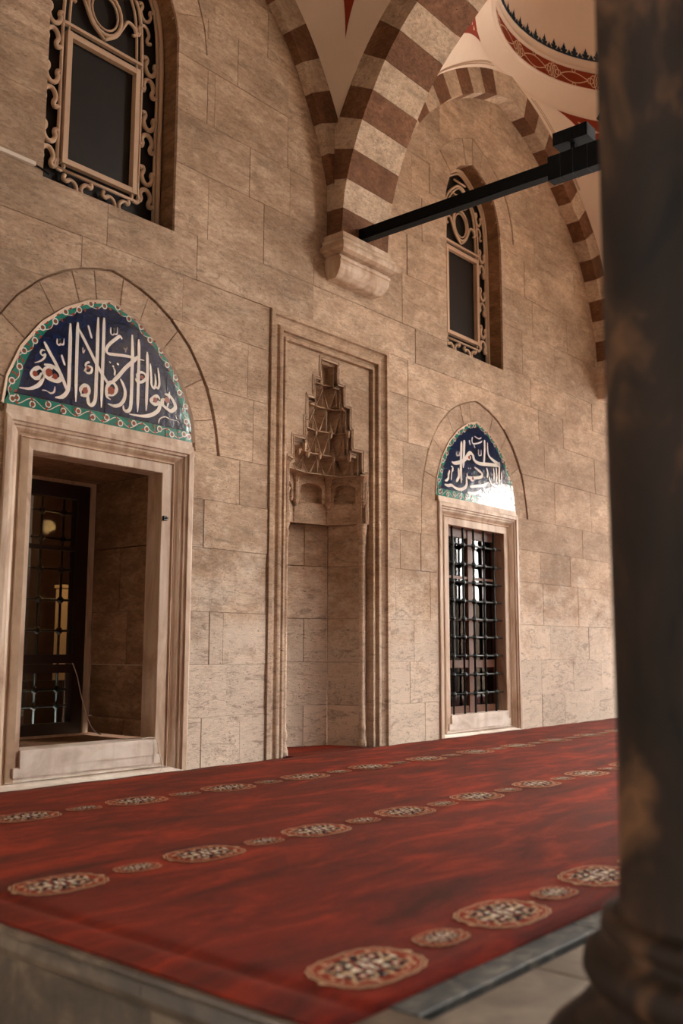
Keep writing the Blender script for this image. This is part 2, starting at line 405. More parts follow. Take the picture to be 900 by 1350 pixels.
# mortar bed behind the stones, cut out at the openings
g = G()
for (x0, x1, z0, z1) in [(-4.5, 3.9, -.6, 9.6)]:
    g.box((x0, .035, z0), (x1, .3, z1))
for x0, x1 in ((5.3, 6.42), (8.2, 9.35), (10.75, 21)): g.box((x0, .035, -.6), (x1, .3, 9.6))
g.box((6.42, .035, 4.2), (8.2, .3, 9.6))
for c in UPC:
    g.box((c-.75, .035, 3.74), (c+.8, .3, 4.585)); g.box((c-.75, .035, 7.2), (c+.8, .3, 9.6))
    g.box((c-.76, .035, 3.74), (c-.66, .3, 7.2)); g.box((c+.66, .035, 3.74), (c+.81, .3, 7.2))
wall = struct(g.obj('wall_back', 'mortar'))
rs = random.Random(11)
VERT = {  # joints read off the photograph, by course
 0: [5.62, 6.07, 8.88, 11.5, 12.12, 13.0], 1: [5.9, 8.6, 11.5, 12.39], 2: [5.69, 5.85, 8.68, 11.77, 12.9], 3: [6.0, 8.35, 9.0, 11.6, 12.6], 4: [5.6, 8.44, 8.82, 11.55, 12.4],
 5: [8.84, 12.02, 12.8], 6: [6.18, 8.5, 12.0, 13.1], 7: [6.1, 8.6, 11.73, 12.5], 8: [2.6, 5.3, 8.6, 11.6, 12.3], 9: [3.5, 5.45, 7.0, 8.75, 11.4, 12.4], 10: [5.57, 6.28, 7.0, 8.5, 11.2, 12.1, 13.0],
 11: [3.4, 6.08, 6.64, 8.6, 11.5, 12.5], 12: [5.53, 5.62, 6.6, 8.9, 11.3, 12.4], 13: [5.9, 6.6, 8.7, 11.6], 14: [5.6, 6.3, 9.0, 11.4, 12.2], 15: [5.9, 8.6, 9.3, 11.8], 16: [9.6, 10.5, 11.2], 17: [9.3, 10.4, 11.6]}
nst = 0
for i, (c, d) in enumerate(zip(COURSES, COURSES[1:])):
    xs = [-4.4, -2.6, -0.9, 0.9+0.3*(i % 2), 2.4+0.4*(i % 3)] + VERT[i] + [13.9+.4*(i % 2), 15.6, 17.4, 19.2, 20.9]
    xs = sorted(xs); k = 0
    while k < len(xs)-1:
        if xs[k+1]-xs[k] > 1.75 and 2.5 < xs[k] < 13.5: xs.insert(k+1, (xs[k]+xs[k+1])/2+rs.uniform(-.2, .2))
        else: k += 1
    for a, b in zip(xs, xs[1:]):
        if b-a < 0.05: continue
        dz0 = 0 if i == 0 else rs.uniform(-.004, .004)
        for P in pieces(a, b, c, d):
            pr = rs.uniform(-.004, .004)
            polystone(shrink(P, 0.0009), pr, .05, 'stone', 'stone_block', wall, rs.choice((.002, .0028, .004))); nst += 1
print('wall stones', nst)
# voussoir rings of the four hoods
def ring_blocks(inner, outer, c, cuts, y, name, parent, foot):
    """wedge stones between two curves, cut at relative fractions"""
    def at(curve, t):
        L = [0]
        for a, b in zip(curve, curve[1:]): L.append(L[-1]+math.dist(a, b))
        s = t*L[-1]; k = min(len(L)-2, max(0, bisect.bisect_right(L, s)-1)); q = (s-L[k])/(L[k+1]-L[k])
        return (curve[k][0]+(curve[k+1][0]-curve[k][0])*q+c, curve[k][1]+(curve[k+1][1]-curve[k][1])*q)
    for t0, t1 in zip(cuts, cuts[1:]):
        ts = [t0+(t1-t0)*j/4 for j in range(5)]
        P = [at(inner, t) for t in ts][::-1]+[at(outer, t) for t in ts]
        P = shrink(P[::-1], 0.0015)
        ar = 0.5*sum(P[i-1][0]*P[i][1]-P[i][0]*P[i-1][1] for i in range(len(P)))
        if ar < 0: P = P[::-1]
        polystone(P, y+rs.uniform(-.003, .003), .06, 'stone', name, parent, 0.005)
def offs(curve, d):
    out = []
    for i, (x, z) in enumerate(curve):
        a = curve[max(0, i-1)]; b = curve[min(len(curve)-1, i+1)]
        dx, dz = b[0]-a[0], b[1]-a[1]; L = math.hypot(dx, dz); out.append((x-dz/L*d, z+dx/L*d))
    return out
for c in CEN:
    inn = [(-.895-.035, 2.69)]+offs(TILE, .03)+[(.895+.035, 2.69)]
    out = [(x*0.988, z-.012) for x, z in HOOD]
    ring_blocks(inn, out, c, [0, .085, .2, .315, .40, .455, .53, .60, .70, .82, .915, 1], .012, 'hood_voussoir', wall, 2.69)
    g = G()     # pale plaster edge round the tiles
    e0 = offs(TILE, .028); e1 = offs(TILE, .002)
    n = len(e0)
    v = [(x+c, -.001, z) for x, z in e0]+[(x+c, .012, z) for x, z in e1]+[(x+c, .06, z) for x, z in e0]
    g.add(v, [(i, i+1, n+i+1, n+i) for i in range(n-1)]+[(2*n+i, 2*n+i+1, i+1, i) for i in range(n-1)])
    g.obj('plaster_edge', 'edge_plaster', wall)
for c in UPC:
    ring_blocks([(-.65, 6.41)]+[(x*1.0, z) for x, z in UPO if z > 6.5]+[(.65, 6.41)], UPH, c, [0, .11, .22, .32, .42, .5, .58, .68, .78, .89, 1], .006, 'hood_voussoir', wall, 6.41)
    g = G()     # raised fillet following the hood
    # reveal of the upper window: soffit strip
    pts = [(-.65, 4.59), (-.65, 5.4), (-.65, 6.15)]+UPO[1:-1]+[(.65, 6.15), (.65, 5.4), (.65, 4.59)]
    n = len(pts)
    for j in range(n-1):
        (a, b), (p, q) = pts[j], pts[j+1]
        if j == 0 or j == n-2 or True:
            polyq = [(a+c, .03, b), (p+c, .03, q), (p+c, .34, q), (a+c, .34, b)]
            off = offs(pts, .05)
            o0, o1 = off[j], off[j+1]
            v = polyq+[(o0[0]+c, .03, o0[1]), (o1[0]+c, .03, o1[1]), (o1[0]+c, .34, o1[1]), (o0[0]+c, .34, o0[1])]
            mesh('reveal_stone', v, [(0,1,2,3), (4,5,6,7), (0,1,5,4), (1,2,6,5), (2,3,7,6), (3,0,4,7)], 'stone_dark', wall)
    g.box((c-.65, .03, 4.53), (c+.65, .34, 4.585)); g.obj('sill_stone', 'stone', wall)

# ------------------------------------------------------------------ marble window surrounds, reveals, glazing
def sweep_frame(x0, x1, z0, z1, prof, sides, names, mats, parent):
    """prof: [(d, y)] d inwards from the outer edge; mitred corners; z bottom scaled by bs"""
    for side, nm, mt in zip(sides, names, mats):
        v = []
        for d, y in prof:
            if side == 'L': v += [(x0+d, y, z0+d*bs_), (x0+d, y, z1-d*ts_)]
            if side == 'R': v += [(x1-d, y, z0+d*bs_), (x1-d, y, z1-d*ts_)]
            if side == 'T': v += [(x0+d, y, z1-d*ts_), (x1-d, y, z1-d*ts_)]
            if side == 'B': v += [(x0+d, y, z0+d*bs_), (x1-d, y, z0+d*bs_)]
        f = [(2*i, 2*i+1, 2*i+3, 2*i+2) for i in range(len(prof)-1)]
        mesh(nm, v, f, mt, parent)
PROF = [(0, .05), (0, -.022), (.012, -.028), (.055, -.028), (.062, -.012), (.085, -.008), (.09, .008), (.11, .010), (.13, .022), (.15, .038), (.165, .044), (.168, .026), (.178, .022), (.186, .036), (.285, .036), (.29, .045), (.29, .22)]
bs_ = 1.0; ts_ = 0.8
def window_frame(n, c, ox0, ox1, oz0, oz1):
    w = struct(empty('window_%d' % n))
    global bs_, ts_
    X0, X1 = c-.895, c+.895
    sc = (ox0-X0)/.29; sc2 = (X1-ox1)/.29
    ts_ = (2.69-oz1)/.29; bs_ = .09/.29
    for side, nm, mt, k in (('L', 'jamb', 'marble', sc), ('R', 'jamb', 'marble', sc2)):
        v = []
        for d, y in PROF:
            x = X0+d*sc if side == 'L' else X1-d*sc2
            v += [(x, y, 0+d*bs_), (x, y, 2.69-d*ts_)]
        mesh(nm, v, [(2*i, 2*i+1, 2*i+3, 2*i+2) for i in range(len(PROF)-1)], mt, w)
    v = []
    for d, y in PROF: v += [(X0+d*sc, y, 2.69-d*ts_), (X1-d*sc2, y, 2.69-d*ts_)]
    mesh('lintel', v, [(2*i, 2*i+1, 2*i+3, 2*i+2) for i in range(len(PROF)-1)], 'marble', w)
    PB = [(0, .05), (0, -.022), (.012, -.028), (.055, -.028), (.062, -.012), (.085, -.008), (.09, .008), (.11, .010), (.13, .022), (.15, .038), (.165, .044), (.168, .026), (.178, .022), (.186, .036), (.285, .036), (.29, .045)]
    v = []
    for d, y in PB: v += [(X0+d*sc, y, d*bs_), (X1-d*sc2, y, d*bs_)]
    mesh('sill_moulding', v, [(2*i, 2*i+1, 2*i+3, 2*i+2) for i in range(len(PB)-1)], 'marble_white', w)
    g = G(); g.box((ox0-.05, .022, .085), (ox1+.05, .10, .155)); g.box((ox0-.004, .016, .15), (ox1+.004, .24, oz0)); g.obj('sill', 'marble_white', w)
    g = G(); g.box((X0+.002, -.018, 2.685), (X1-.002, .06, 2.715)); g.box((X0+.012, -.006, 2.715), (X1-.012, .06, 2.757)); g.obj('cornice', 'marble', w)
    return w
w1 = window_frame(1, CEN[0], 3.94, 5.16, .275, 2.455)
w2 = window_frame(2, CEN[1], 9.43, 10.68, .25, 2.445)
# deep reveal of the left window
R0, R1, ZB, ZT, YB = 3.94, 5.16, .275, 2.455, .95
cz = [ZB, .42, .86, 1.31, 1.86, ZT]
for sgn, X in ((-1, R0), (1, R1)):
    for i, (a, b) in enumerate(zip(cz, cz[1:])):
        ys = [.22, .45+.12*(i % 2), YB]
        for y0, y1 in zip(ys, ys[1:]):
            e = rs.uniform(0, .006); g = G()
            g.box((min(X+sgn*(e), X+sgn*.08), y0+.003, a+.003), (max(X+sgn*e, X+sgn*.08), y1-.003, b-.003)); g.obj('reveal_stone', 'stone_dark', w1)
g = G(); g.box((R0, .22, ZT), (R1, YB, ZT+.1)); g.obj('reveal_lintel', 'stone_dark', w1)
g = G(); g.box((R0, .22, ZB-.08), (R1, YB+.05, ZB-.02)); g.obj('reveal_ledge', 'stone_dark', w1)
g = G()
for a, b in (((R0, YB, ZB), (R0+.09, YB+.06, ZT)), ((R1-.05, YB, ZB), (R1, YB+.06, ZT)), ((R0+.09, YB, ZT-.03), (R1-.05, YB+.06, ZT)), ((R0+.09, YB, ZB-.05), (R1-.05, YB+.06, ZB+.0))): g.box(a, b)
g.obj('inner_surround', 'marble', w1)
y = YB+.02
def bars(name, mat, lst, parent):
    for a, b in lst:
        g = G(); g.box(a, b); g.obj(name, mat, parent)
bars('stile', 'wood', [((R0+.09, y, ZB), (R0+.2, y+.07, ZT-.03)), ((R1-.165, y, ZB), (R1-.05, y+.07, ZT-.03))], w1)
bars('rail', 'wood', [((R0+.2, y, 2.30), (R1-.165, y+.07, ZT-.03)), ((R0+.2, y+.005, 1.84), (R1-.165, y+.06, 1.875)), ((R0+.2, y, .87), (R1-.165, y+.07, .945)), ((R0+.2, y, .79), (R1-.165, y+.05, .862)), ((R0+.2, y, ZB), (R1-.165, y+.07, .37))], w1)
for z0, z1 in ((.37, .79), (.945, 1.84), (1.875, 2.3)):
    g = G(); g.box((R0+.2, y+.03, z0), (R1-.165, y+.034, z1)); g.obj('pane', 'glass', w1)
def grille(parent, xs, zs, y, x0, x1, z0, z1, r=.0125):
    for x in xs:
        g = G(); g.tube([(x, y, z0), (x, y, z1)], r, 8)
        for z in zs:
            g.tube([(x, y, z-.032), (x, y, z-.018), (x, y, z+.018), (x, y, z+.032)], [r*1.05, r*2.1, r*2.1, r*1.05], 8)
        g.obj('grille_bar', 'iron', parent, True)
    for z in zs:
        g = G(); g.tube([(x0, y, z), (x1, y, z)], r*.85, 8)
        for x in xs: g.tube([(x-.035, y-.0, z), (x-.02, y, z), (x+.02, y, z), (x+.035, y, z)], [r*.9, r*1.8, r*1.8, r*.9], 8)
        g.obj('grille_bar', 'iron', parent, True)
grille(w1, [4.1, 4.32, 4.54, 4.76, 4.98], [.5, .64, 1.15, 1.42, 1.69, 1.96, 2.2], YB+.22, R0, R1, ZB, ZT)
# right window: iron grille in front of a wooden casement
grille(w2, [9.57, 9.803, 10.036, 10.269, 10.502], [.48, .70, .92, 1.14, 1.355, 1.57, 1.79, 2.01, 2.24], .085, 9.44, 10.67, .25, 2.445, .0135)
y = .20; A0, A1 = 9.43, 10.68
for X, s in ((A0, -1), (A1, 1)):
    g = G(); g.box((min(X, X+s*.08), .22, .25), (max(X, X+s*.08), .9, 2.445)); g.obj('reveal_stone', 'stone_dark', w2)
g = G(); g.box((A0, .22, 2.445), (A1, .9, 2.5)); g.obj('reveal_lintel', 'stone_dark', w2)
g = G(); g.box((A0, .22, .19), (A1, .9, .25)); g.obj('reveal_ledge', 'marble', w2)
y = .165
bars('stile', 'wood_red', [((A0, y, .25), (A0+.06, y+.06, 2.445)), ((A1-.06, y, .25), (A1, y+.06, 2.445)), ((10.02, y-.01, .25), (10.12, y+.07, .8)), ((10.02, y-.01, .8), (10.12, y+.07, 2.445))], w2)
bars('rail', 'wood_red', [((a, y, z0), (b, y+.055, z1)) for a, b in ((A0+.06, 10.02), (10.12, A1-.06)) for z0, z1 in ((.25, .33), (.78, .87), (1.84, 1.87), (2.34, 2.445), (1.34, 1.36))], w2)
bars('glazing_bar', 'wood', [((x, y+.012, .87), (x+.014, y+.04, 2.34)) for x in (9.74, 10.37)], w2)
for a, b in ((A0+.06, 10.02), (10.12, A1-.06)):
    for z0, z1 in ((.33, .78), (.87, 1.34), (1.36, 1.84), (1.87, 2.34)):
        g = G(); g.box((a, y+.026, z0), (b, y+.03, z1)); g.obj('pane', 'glass', w2)

# upper windows with plaster lattice
def upper(n, c):
    w = struct(empty('window_%d' % n)); Y = .21; Z = 4.59
    def tb(nm, lines, r, closed=False):
        g = G()
        for L in lines: g.tube([(c+x, Y, z) for x, z in L], r, 6, closed)
        return g.obj(nm, 'lattice', w, True)
    path = [(-.65, 4.59), (-.65, 5.4), (-.65, 6.15)]+UPO[1:-1]+[(.65, 6.15), (.65, 5.4), (.65, 4.59)]
    path = [path[0]]+smooth_line(path[1:-1], 4)+[path[-1]]
    for d, r, nm in ((-.03, .026, 'outer_frame'), (-.075, .014, 'outer_bead')): tb(nm, [offs(path, d)], r)
    # inner arch
    inner = [(x*.62, (z if z < 6.1 else 6.1+(z-6.1)*.78)) for x, z in path]
    inner = [(x, max(z, Z+.24)) for x, z in inner]
    tb('inner_frame', [inner+[inner[0]]], .016); tb('inner_bead', [[(x*.86, z if z < 6 else z-.03) for x, z in inner]], .013)
    g = G(); g.box((c-.37, Y-.03, Z+.29), (c+.37, Y+.02, Z+.335)); g.box((c-.37, Y-.03, 5.985), (c+.37, Y+.02, 6.035)); g.box((c-.40, Y-.02, 6.09), (c+.40, Y+.02, 6.115))
    g.box((c-.372, Y-.033, Z+.288), (c-.325, Y+.024, 6.037)); g.box((c+.325, Y-.033, Z+.288), (c+.372, Y+.024, 6.037)); g.obj('pane_frame', 'lattice', w)
    tb('knot', [[(.045*math.cos(a)+sx*.38, Z+.27+.045*math.sin(a)) for a in [2*PI*k/10 for k in range(10)]] for sx in (-1, 1)], .014, True)
    def scroll(cx, cz, ax):      # two C curls back to back; ax = 0 stacked, 1 side by side
        U = [(-.075, .16), (-.045, .175), (-.03, .145), (-.05, .10), (-.035, .05), (0, .025), (.04, .04), (.062, .085), (.05, .12), (.066, .145), (.088, .13)]
        out = []
        for sg in (1, -1):
            q = [(a*sg, b*sg) if not ax else (b*sg*.85, a*sg*1.1) for a, b in U]
            out.append(smooth_line([(cx+a, cz+b) for a, b in q], 4))
        return out
    for zc in (5.0, 5.51, 6.03):
        for sx in (-1, 1): tb('scroll', scroll(sx*.49, zc, 0), .021)
    for sx, zc in ((1, 6.52), (-1, 6.52)): tb('scroll', scroll(sx*.42, zc, 0), .016)
    for xx in (-.19, .19): tb('scroll', [[(x, z-0) for x, z in L] for L in scroll(xx, Z+.125, 1)], .019)
    circ = [(.17*math.cos(a), 6.40+.2*math.sin(a)) for a in [2*PI*k/20 for k in range(20)]]
    tb('ring', [circ], .017, True); tb('ring_bead', [[(x*.78, 6.4+(z-6.4)*.78) for x, z in circ]], .010, True)
    for sx in (-1, 1):
        tb('tracery_curve', [smooth_line([(sx*.0, 6.15), (sx*.12, 6.24), (sx*.19, 6.36), (sx*.24, 6.44), (sx*.31, 6.42), (sx*.325, 6.36), (sx*.29, 6.34)], 4),
                       smooth_line([(0, 6.64), (sx*.07, 6.68), (sx*.12, 6.74), (sx*.16, 6.72), (sx*.15, 6.68)], 4), [(sx*.05, 6.62), (sx*.05, 6.8)]], .015)
    tb('tracery_bar', [[(-.2, 6.78), (.2, 6.78)], [(-.13, 6.98), (.13, 6.98)], [(-.12, 6.66), (.12, 6.66)]], .014)
    g = G(); P = [(c-.36, Z+.3), (c+.36, Z+.3), (c+.36, 6.03), (c-.36, 6.03)]
    g.box((c-.36, Y+.03, Z+.3), (c+.36, Y+.036, 6.03)); g.obj('pane', 'dark_pane', w)
    pth = offs(path, -.01); v = [(c+x, Y+.045, z) for x, z in pth]
    mesh('backing_pane', v+[(x, yy+.01, z) for x, yy, z in v], [tuple(range(len(v)))]+[tuple(range(2*len(v)-1, len(v)-1, -1))], 'dark_pane', w)
upper(3, UPC[0]); upper(4, UPC[1])

# ------------------------------------------------------------------ inscription strokes (x from the lunette's centre, z), width first
CALL= [(0.0338,[(-0.596,3.068),(-0.626,3.083),(-0.664,3.06),(-0.686,3.02),(-0.66,2.996),(-0.618,3.01),(-0.595,3.04),(-0.595,3.001),(-0.623,2.951),(-0.694,2.908),(-0.782,2.897)]),(0.039,[(-0.585,3.118),(-0.51,3.118),(-0.453,3.09),(-0.431,3.051),(-0.461,3.018),(-0.515,3.015),(-0.565,3.029),(-0.582,3.061),(-0.553,3.099),(-0.509,3.098)]),(0.0182,[(-0.545,3.101),(-0.517,3.057),(-0.534,3.014)]),(0.0156,[(-0.583,3.226),(-0.608,3.225),(-0.62,3.199),(-0.6,3.184),(-0.578,3.2),(-0.584,3.172),(-0.617,3.138),(-0.666,3.112)]),(0.0338,[(-0.594,3.294),(-0.545,3.226),(-0.492,3.158),(-0.444,3.084),(-0.4,3.008),(-0.381,2.958)]),(0.0338,[(-0.371,3.496),(-0.366,3.323),(-0.364,3.142),(-0.363,2.998),(-0.38,2.94),(-0.419,2.9),(-0.478,2.884)]),(0.0312,[(-0.305,3.523),(-0.303,3.339),(-0.301,3.157),(-0.294,2.886)]),(0.0208,[(-0.439,3.229),(-0.421,3.187),(-0.403,3.151)]),(0.0208,[(-0.21,3.524),(-0.189,3.47),(-0.17,3.424)]),(0.0338,[(-0.293,3.471),(-0.236,3.393),(-0.179,3.314),(-0.122,3.234),(-0.065,3.163),(-0.007,3.101),(0.016,3.078)]),(0.0338,[(-0.118,3.614),(-0.116,3.441),(-0.114,3.255),(-0.115,3.069),(-0.117,2.939),(-0.145,2.891),(-0.175,2.895),(-0.186,2.944),(-0.179,2.991)]),(0.0338,[(-0.253,2.948),(-0.205,2.958),(-0.179,2.991),(-0.188,3.031),(-0.223,3.031),(-0.255,2.993),(-0.247,2.958)]),(0.0312,[(-0.061,3.626),(-0.059,3.437),(-0.058,3.249),(-0.058,3.062),(-0.057,2.886)]),(0.0338,[(-0.003,2.999),(0.051,3.02),(0.083,3.064),(0.059,3.106),(0.019,3.107),(-0.01,3.058),(-0.007,2.989),(0.031,2.969)]),(0.0338,[(0.036,3.111),(0.1,3.181),(0.165,3.262),(0.242,3.338),(0.298,3.4)]),(0.0156,[(-0.482,3.346),(-0.479,3.305),(-0.455,3.305),(-0.453,3.349),(-0.45,3.312),(-0.425,3.316),(-0.422,3.361)]),(0.013,[(0.006,3.563),(0.01,3.511),(0.037,3.512),(0.039,3.565),(0.043,3.52),(0.07,3.527),(0.07,3.58)]),(0.0286,[(0.121,3.492),(0.098,3.511),(0.054,3.475),(0.001,3.423),(-0.028,3.373),(-0.013,3.342),(0.049,3.346),(0.149,3.36),(0.253,3.366),(0.351,3.367)]),(0.0182,[(0.003,3.278),(0.019,3.267)]),(0.0234,[(0.035,3.252),(0.051,3.24)]),(0.0234,[(0.078,3.281),(0.097,3.27)]),(0.0182,[(0.047,3.235),(0.061,3.21),(0.056,3.171)]),(0.013,[(0.142,3.426),(0.154,3.413),(0.172,3.433),(0.159,3.411),(0.16,3.39)]),(0.0338,[(0.22,3.555),(0.229,3.393),(0.23,3.239),(0.232,3.086),(0.228,2.951),(0.202,2.908),(0.164,2.91),(0.155,2.947)]),(0.0312,[(0.115,3.16),(0.148,3.116),(0.169,3.063),(0.16,2.995),(0.122,2.946),(0.067,2.924),(0.005,2.93)]),(0.0312,[(0.288,3.534),(0.294,3.389),(0.297,3.196),(0.298,3.061),(0.299,2.917)]),(0.0312,[(0.379,3.448),(0.386,3.332),(0.388,3.216),(0.388,3.079),(0.387,2.944)]),(0.026,[(0.271,3.2),(0.284,3.174),(0.335,3.181),(0.376,3.223),(0.356,3.257),(0.309,3.256),(0.282,3.221),(0.295,3.186)]),(0.0234,[(0.414,3.358),(0.428,3.244),(0.435,3.177),(0.46,3.153),(0.477,3.196),(0.465,3.281)]),(0.0234,[(0.473,3.175),(0.503,3.162),(0.516,3.214),(0.496,3.338)]),(0.0364,[(0.526,3.068),(0.501,3.093),(0.458,3.07),(0.435,3.036),(0.474,3.019),(0.522,3.042),(0.528,3.01),(0.505,2.966),(0.435,2.918),(0.342,2.893),(0.215,2.886)]),(0.039,[(0.577,3.128),(0.634,3.12),(0.678,3.079),(0.695,3.032),(0.651,2.994),(0.601,3.008),(0.556,3.035),(0.562,3.076),(0.611,3.076)]),(0.0182,[(0.626,3.158),(0.623,3.088),(0.606,3.015)]),(0.0104,[(0.521,2.862),(0.532,2.903),(0.584,2.932),(0.641,2.923),(0.716,2.921)]),(0.0104,[(0.702,2.964),(0.716,2.937)]),(0.0104,[(0.724,2.924),(0.742,2.902)]),(0.0156,[(-0.539,2.916),(-0.515,2.909),(-0.488,2.927),(-0.483,2.969)]),(0.0104,[(-0.594,2.917),(-0.559,2.921),(-0.535,2.912)]),(0.0208,[(-0.229,3.145),(-0.195,3.19),(-0.159,3.189),(-0.165,3.15),(-0.203,3.138),(-0.221,3.16)]),(0.0182,[(-0.182,3.23),(-0.211,3.214),(-0.222,3.184)]),(0.0104,[(-0.25,3.334),(-0.246,3.288),(-0.229,3.32)])]
CALR= [(0.048,[(-0.358,3.479),(-0.366,3.369),(-0.375,3.244),(-0.381,3.104),(-0.374,2.967)]),(0.048,[(-0.296,3.505),(-0.305,3.394),(-0.316,3.268),(-0.33,3.158)]),(0.0528,[(-0.576,3.198),(-0.523,3.188),(-0.4,3.217),(-0.289,3.269),(-0.217,3.338),(-0.168,3.365),(-0.112,3.347),(-0.077,3.289),(0.023,3.265),(0.199,3.279),(0.501,3.314),(0.395,3.344),(0.291,3.377),(0.239,3.433),(0.232,3.561)]),(0.0336,[(-0.232,3.32),(-0.246,3.287),(-0.19,3.288),(-0.161,3.326)]),(0.0384,[(0.164,3.582),(0.164,3.47),(0.147,3.339),(0.134,3.273)]),(0.0192,[(-0.184,3.524),(-0.176,3.486),(-0.157,3.465)]),(0.0192,[(-0.111,3.575),(-0.127,3.525),(-0.091,3.492),(0.06,3.533),(0.105,3.564)]),(0.0192,[(-0.068,3.591),(0.033,3.576),(0.092,3.602)]),(0.0168,[(-0.085,3.485),(-0.058,3.442)]),(0.0144,[(-0.473,3.34),(-0.472,3.291),(-0.445,3.292),(-0.441,3.342),(-0.436,3.296),(-0.409,3.3),(-0.405,3.347)]),(0.0144,[(0.014,3.438),(0.017,3.37),(0.049,3.372),(0.051,3.439),(0.055,3.376),(0.079,3.383),(0.081,3.448)]),(0.0336,[(-0.619,3.086),(-0.647,3.037),(-0.653,2.99),(-0.688,2.959),(-0.727,2.95)]),(0.0192,[(-0.551,3.134),(-0.58,3.061),(-0.595,2.968)]),(0.0192,[(-0.591,3.143),(-0.551,3.126),(-0.561,3.079)]),(0.0432,[(-0.435,3.143),(-0.426,3.067),(-0.438,3.02),(-0.488,2.967)]),(0.0432,[(-0.734,2.905),(-0.663,2.899),(-0.583,2.912),(-0.503,2.889),(-0.395,2.888),(-0.312,2.914),(-0.264,2.959),(-0.262,3.028),(-0.272,3.058)]),(0.0432,[(-0.08,3.202),(-0.009,3.181),(0.077,3.154),(0.091,3.124),(0.046,3.094),(-0.084,3.068),(-0.197,3.056),(-0.239,3.063),(-0.251,3.107)]),(0.0336,[(-0.149,3.075),(-0.169,3.041),(-0.127,3.031),(-0.092,3.059)]),(0.0192,[(-0.222,3.174),(-0.202,3.164)]),(0.0192,[(-0.179,3.18),(-0.16,3.17)]),(0.0336,[(0.508,3.353),(0.505,3.263),(0.495,3.164),(0.491,3.066)]),(0.0336,[(0.197,3.234),(0.225,3.174),(0.207,3.108)]),(0.0384,[(-0.186,2.946),(-0.044,2.972),(0.101,2.999),(0.22,3.046)]),(0.0432,[(-0.244,2.869),(-0.16,2.867),(-0.046,2.886),(0.041,2.92),(0.056,2.946)]),(0.0288,[(0.253,3.13),(0.295,3.056),(0.369,3.034),(0.445,3.036)]),(0.0288,[(0.362,3.258),(0.374,3.179),(0.365,3.098)]),(0.0288,[(0.426,3.268),(0.434,3.172),(0.419,3.072)]),(0.024,[(0.115,2.969),(0.157,2.927),(0.216,2.918)]),(0.024,[(0.559,3.238),(0.555,3.123)]),(0.0168,[(-0.364,3.022),(-0.351,3.009)])]
DOTL= [(-0.658, 3.03, 0.0234), (-0.539, 3.067, 0.0312), (-0.486, 3.046, 0.0234), (-0.213, 2.993, 0.026), (0.03, 3.044, 0.0338), (-0.197, 3.18, 0.0156), (0.333, 3.219, 0.0182), (0.478, 3.055, 0.0234), (0.604, 3.08, 0.0286)]
DOTR= [(-0.198, 3.305, 0.0216), (-0.121, 3.057, 0.0216)]

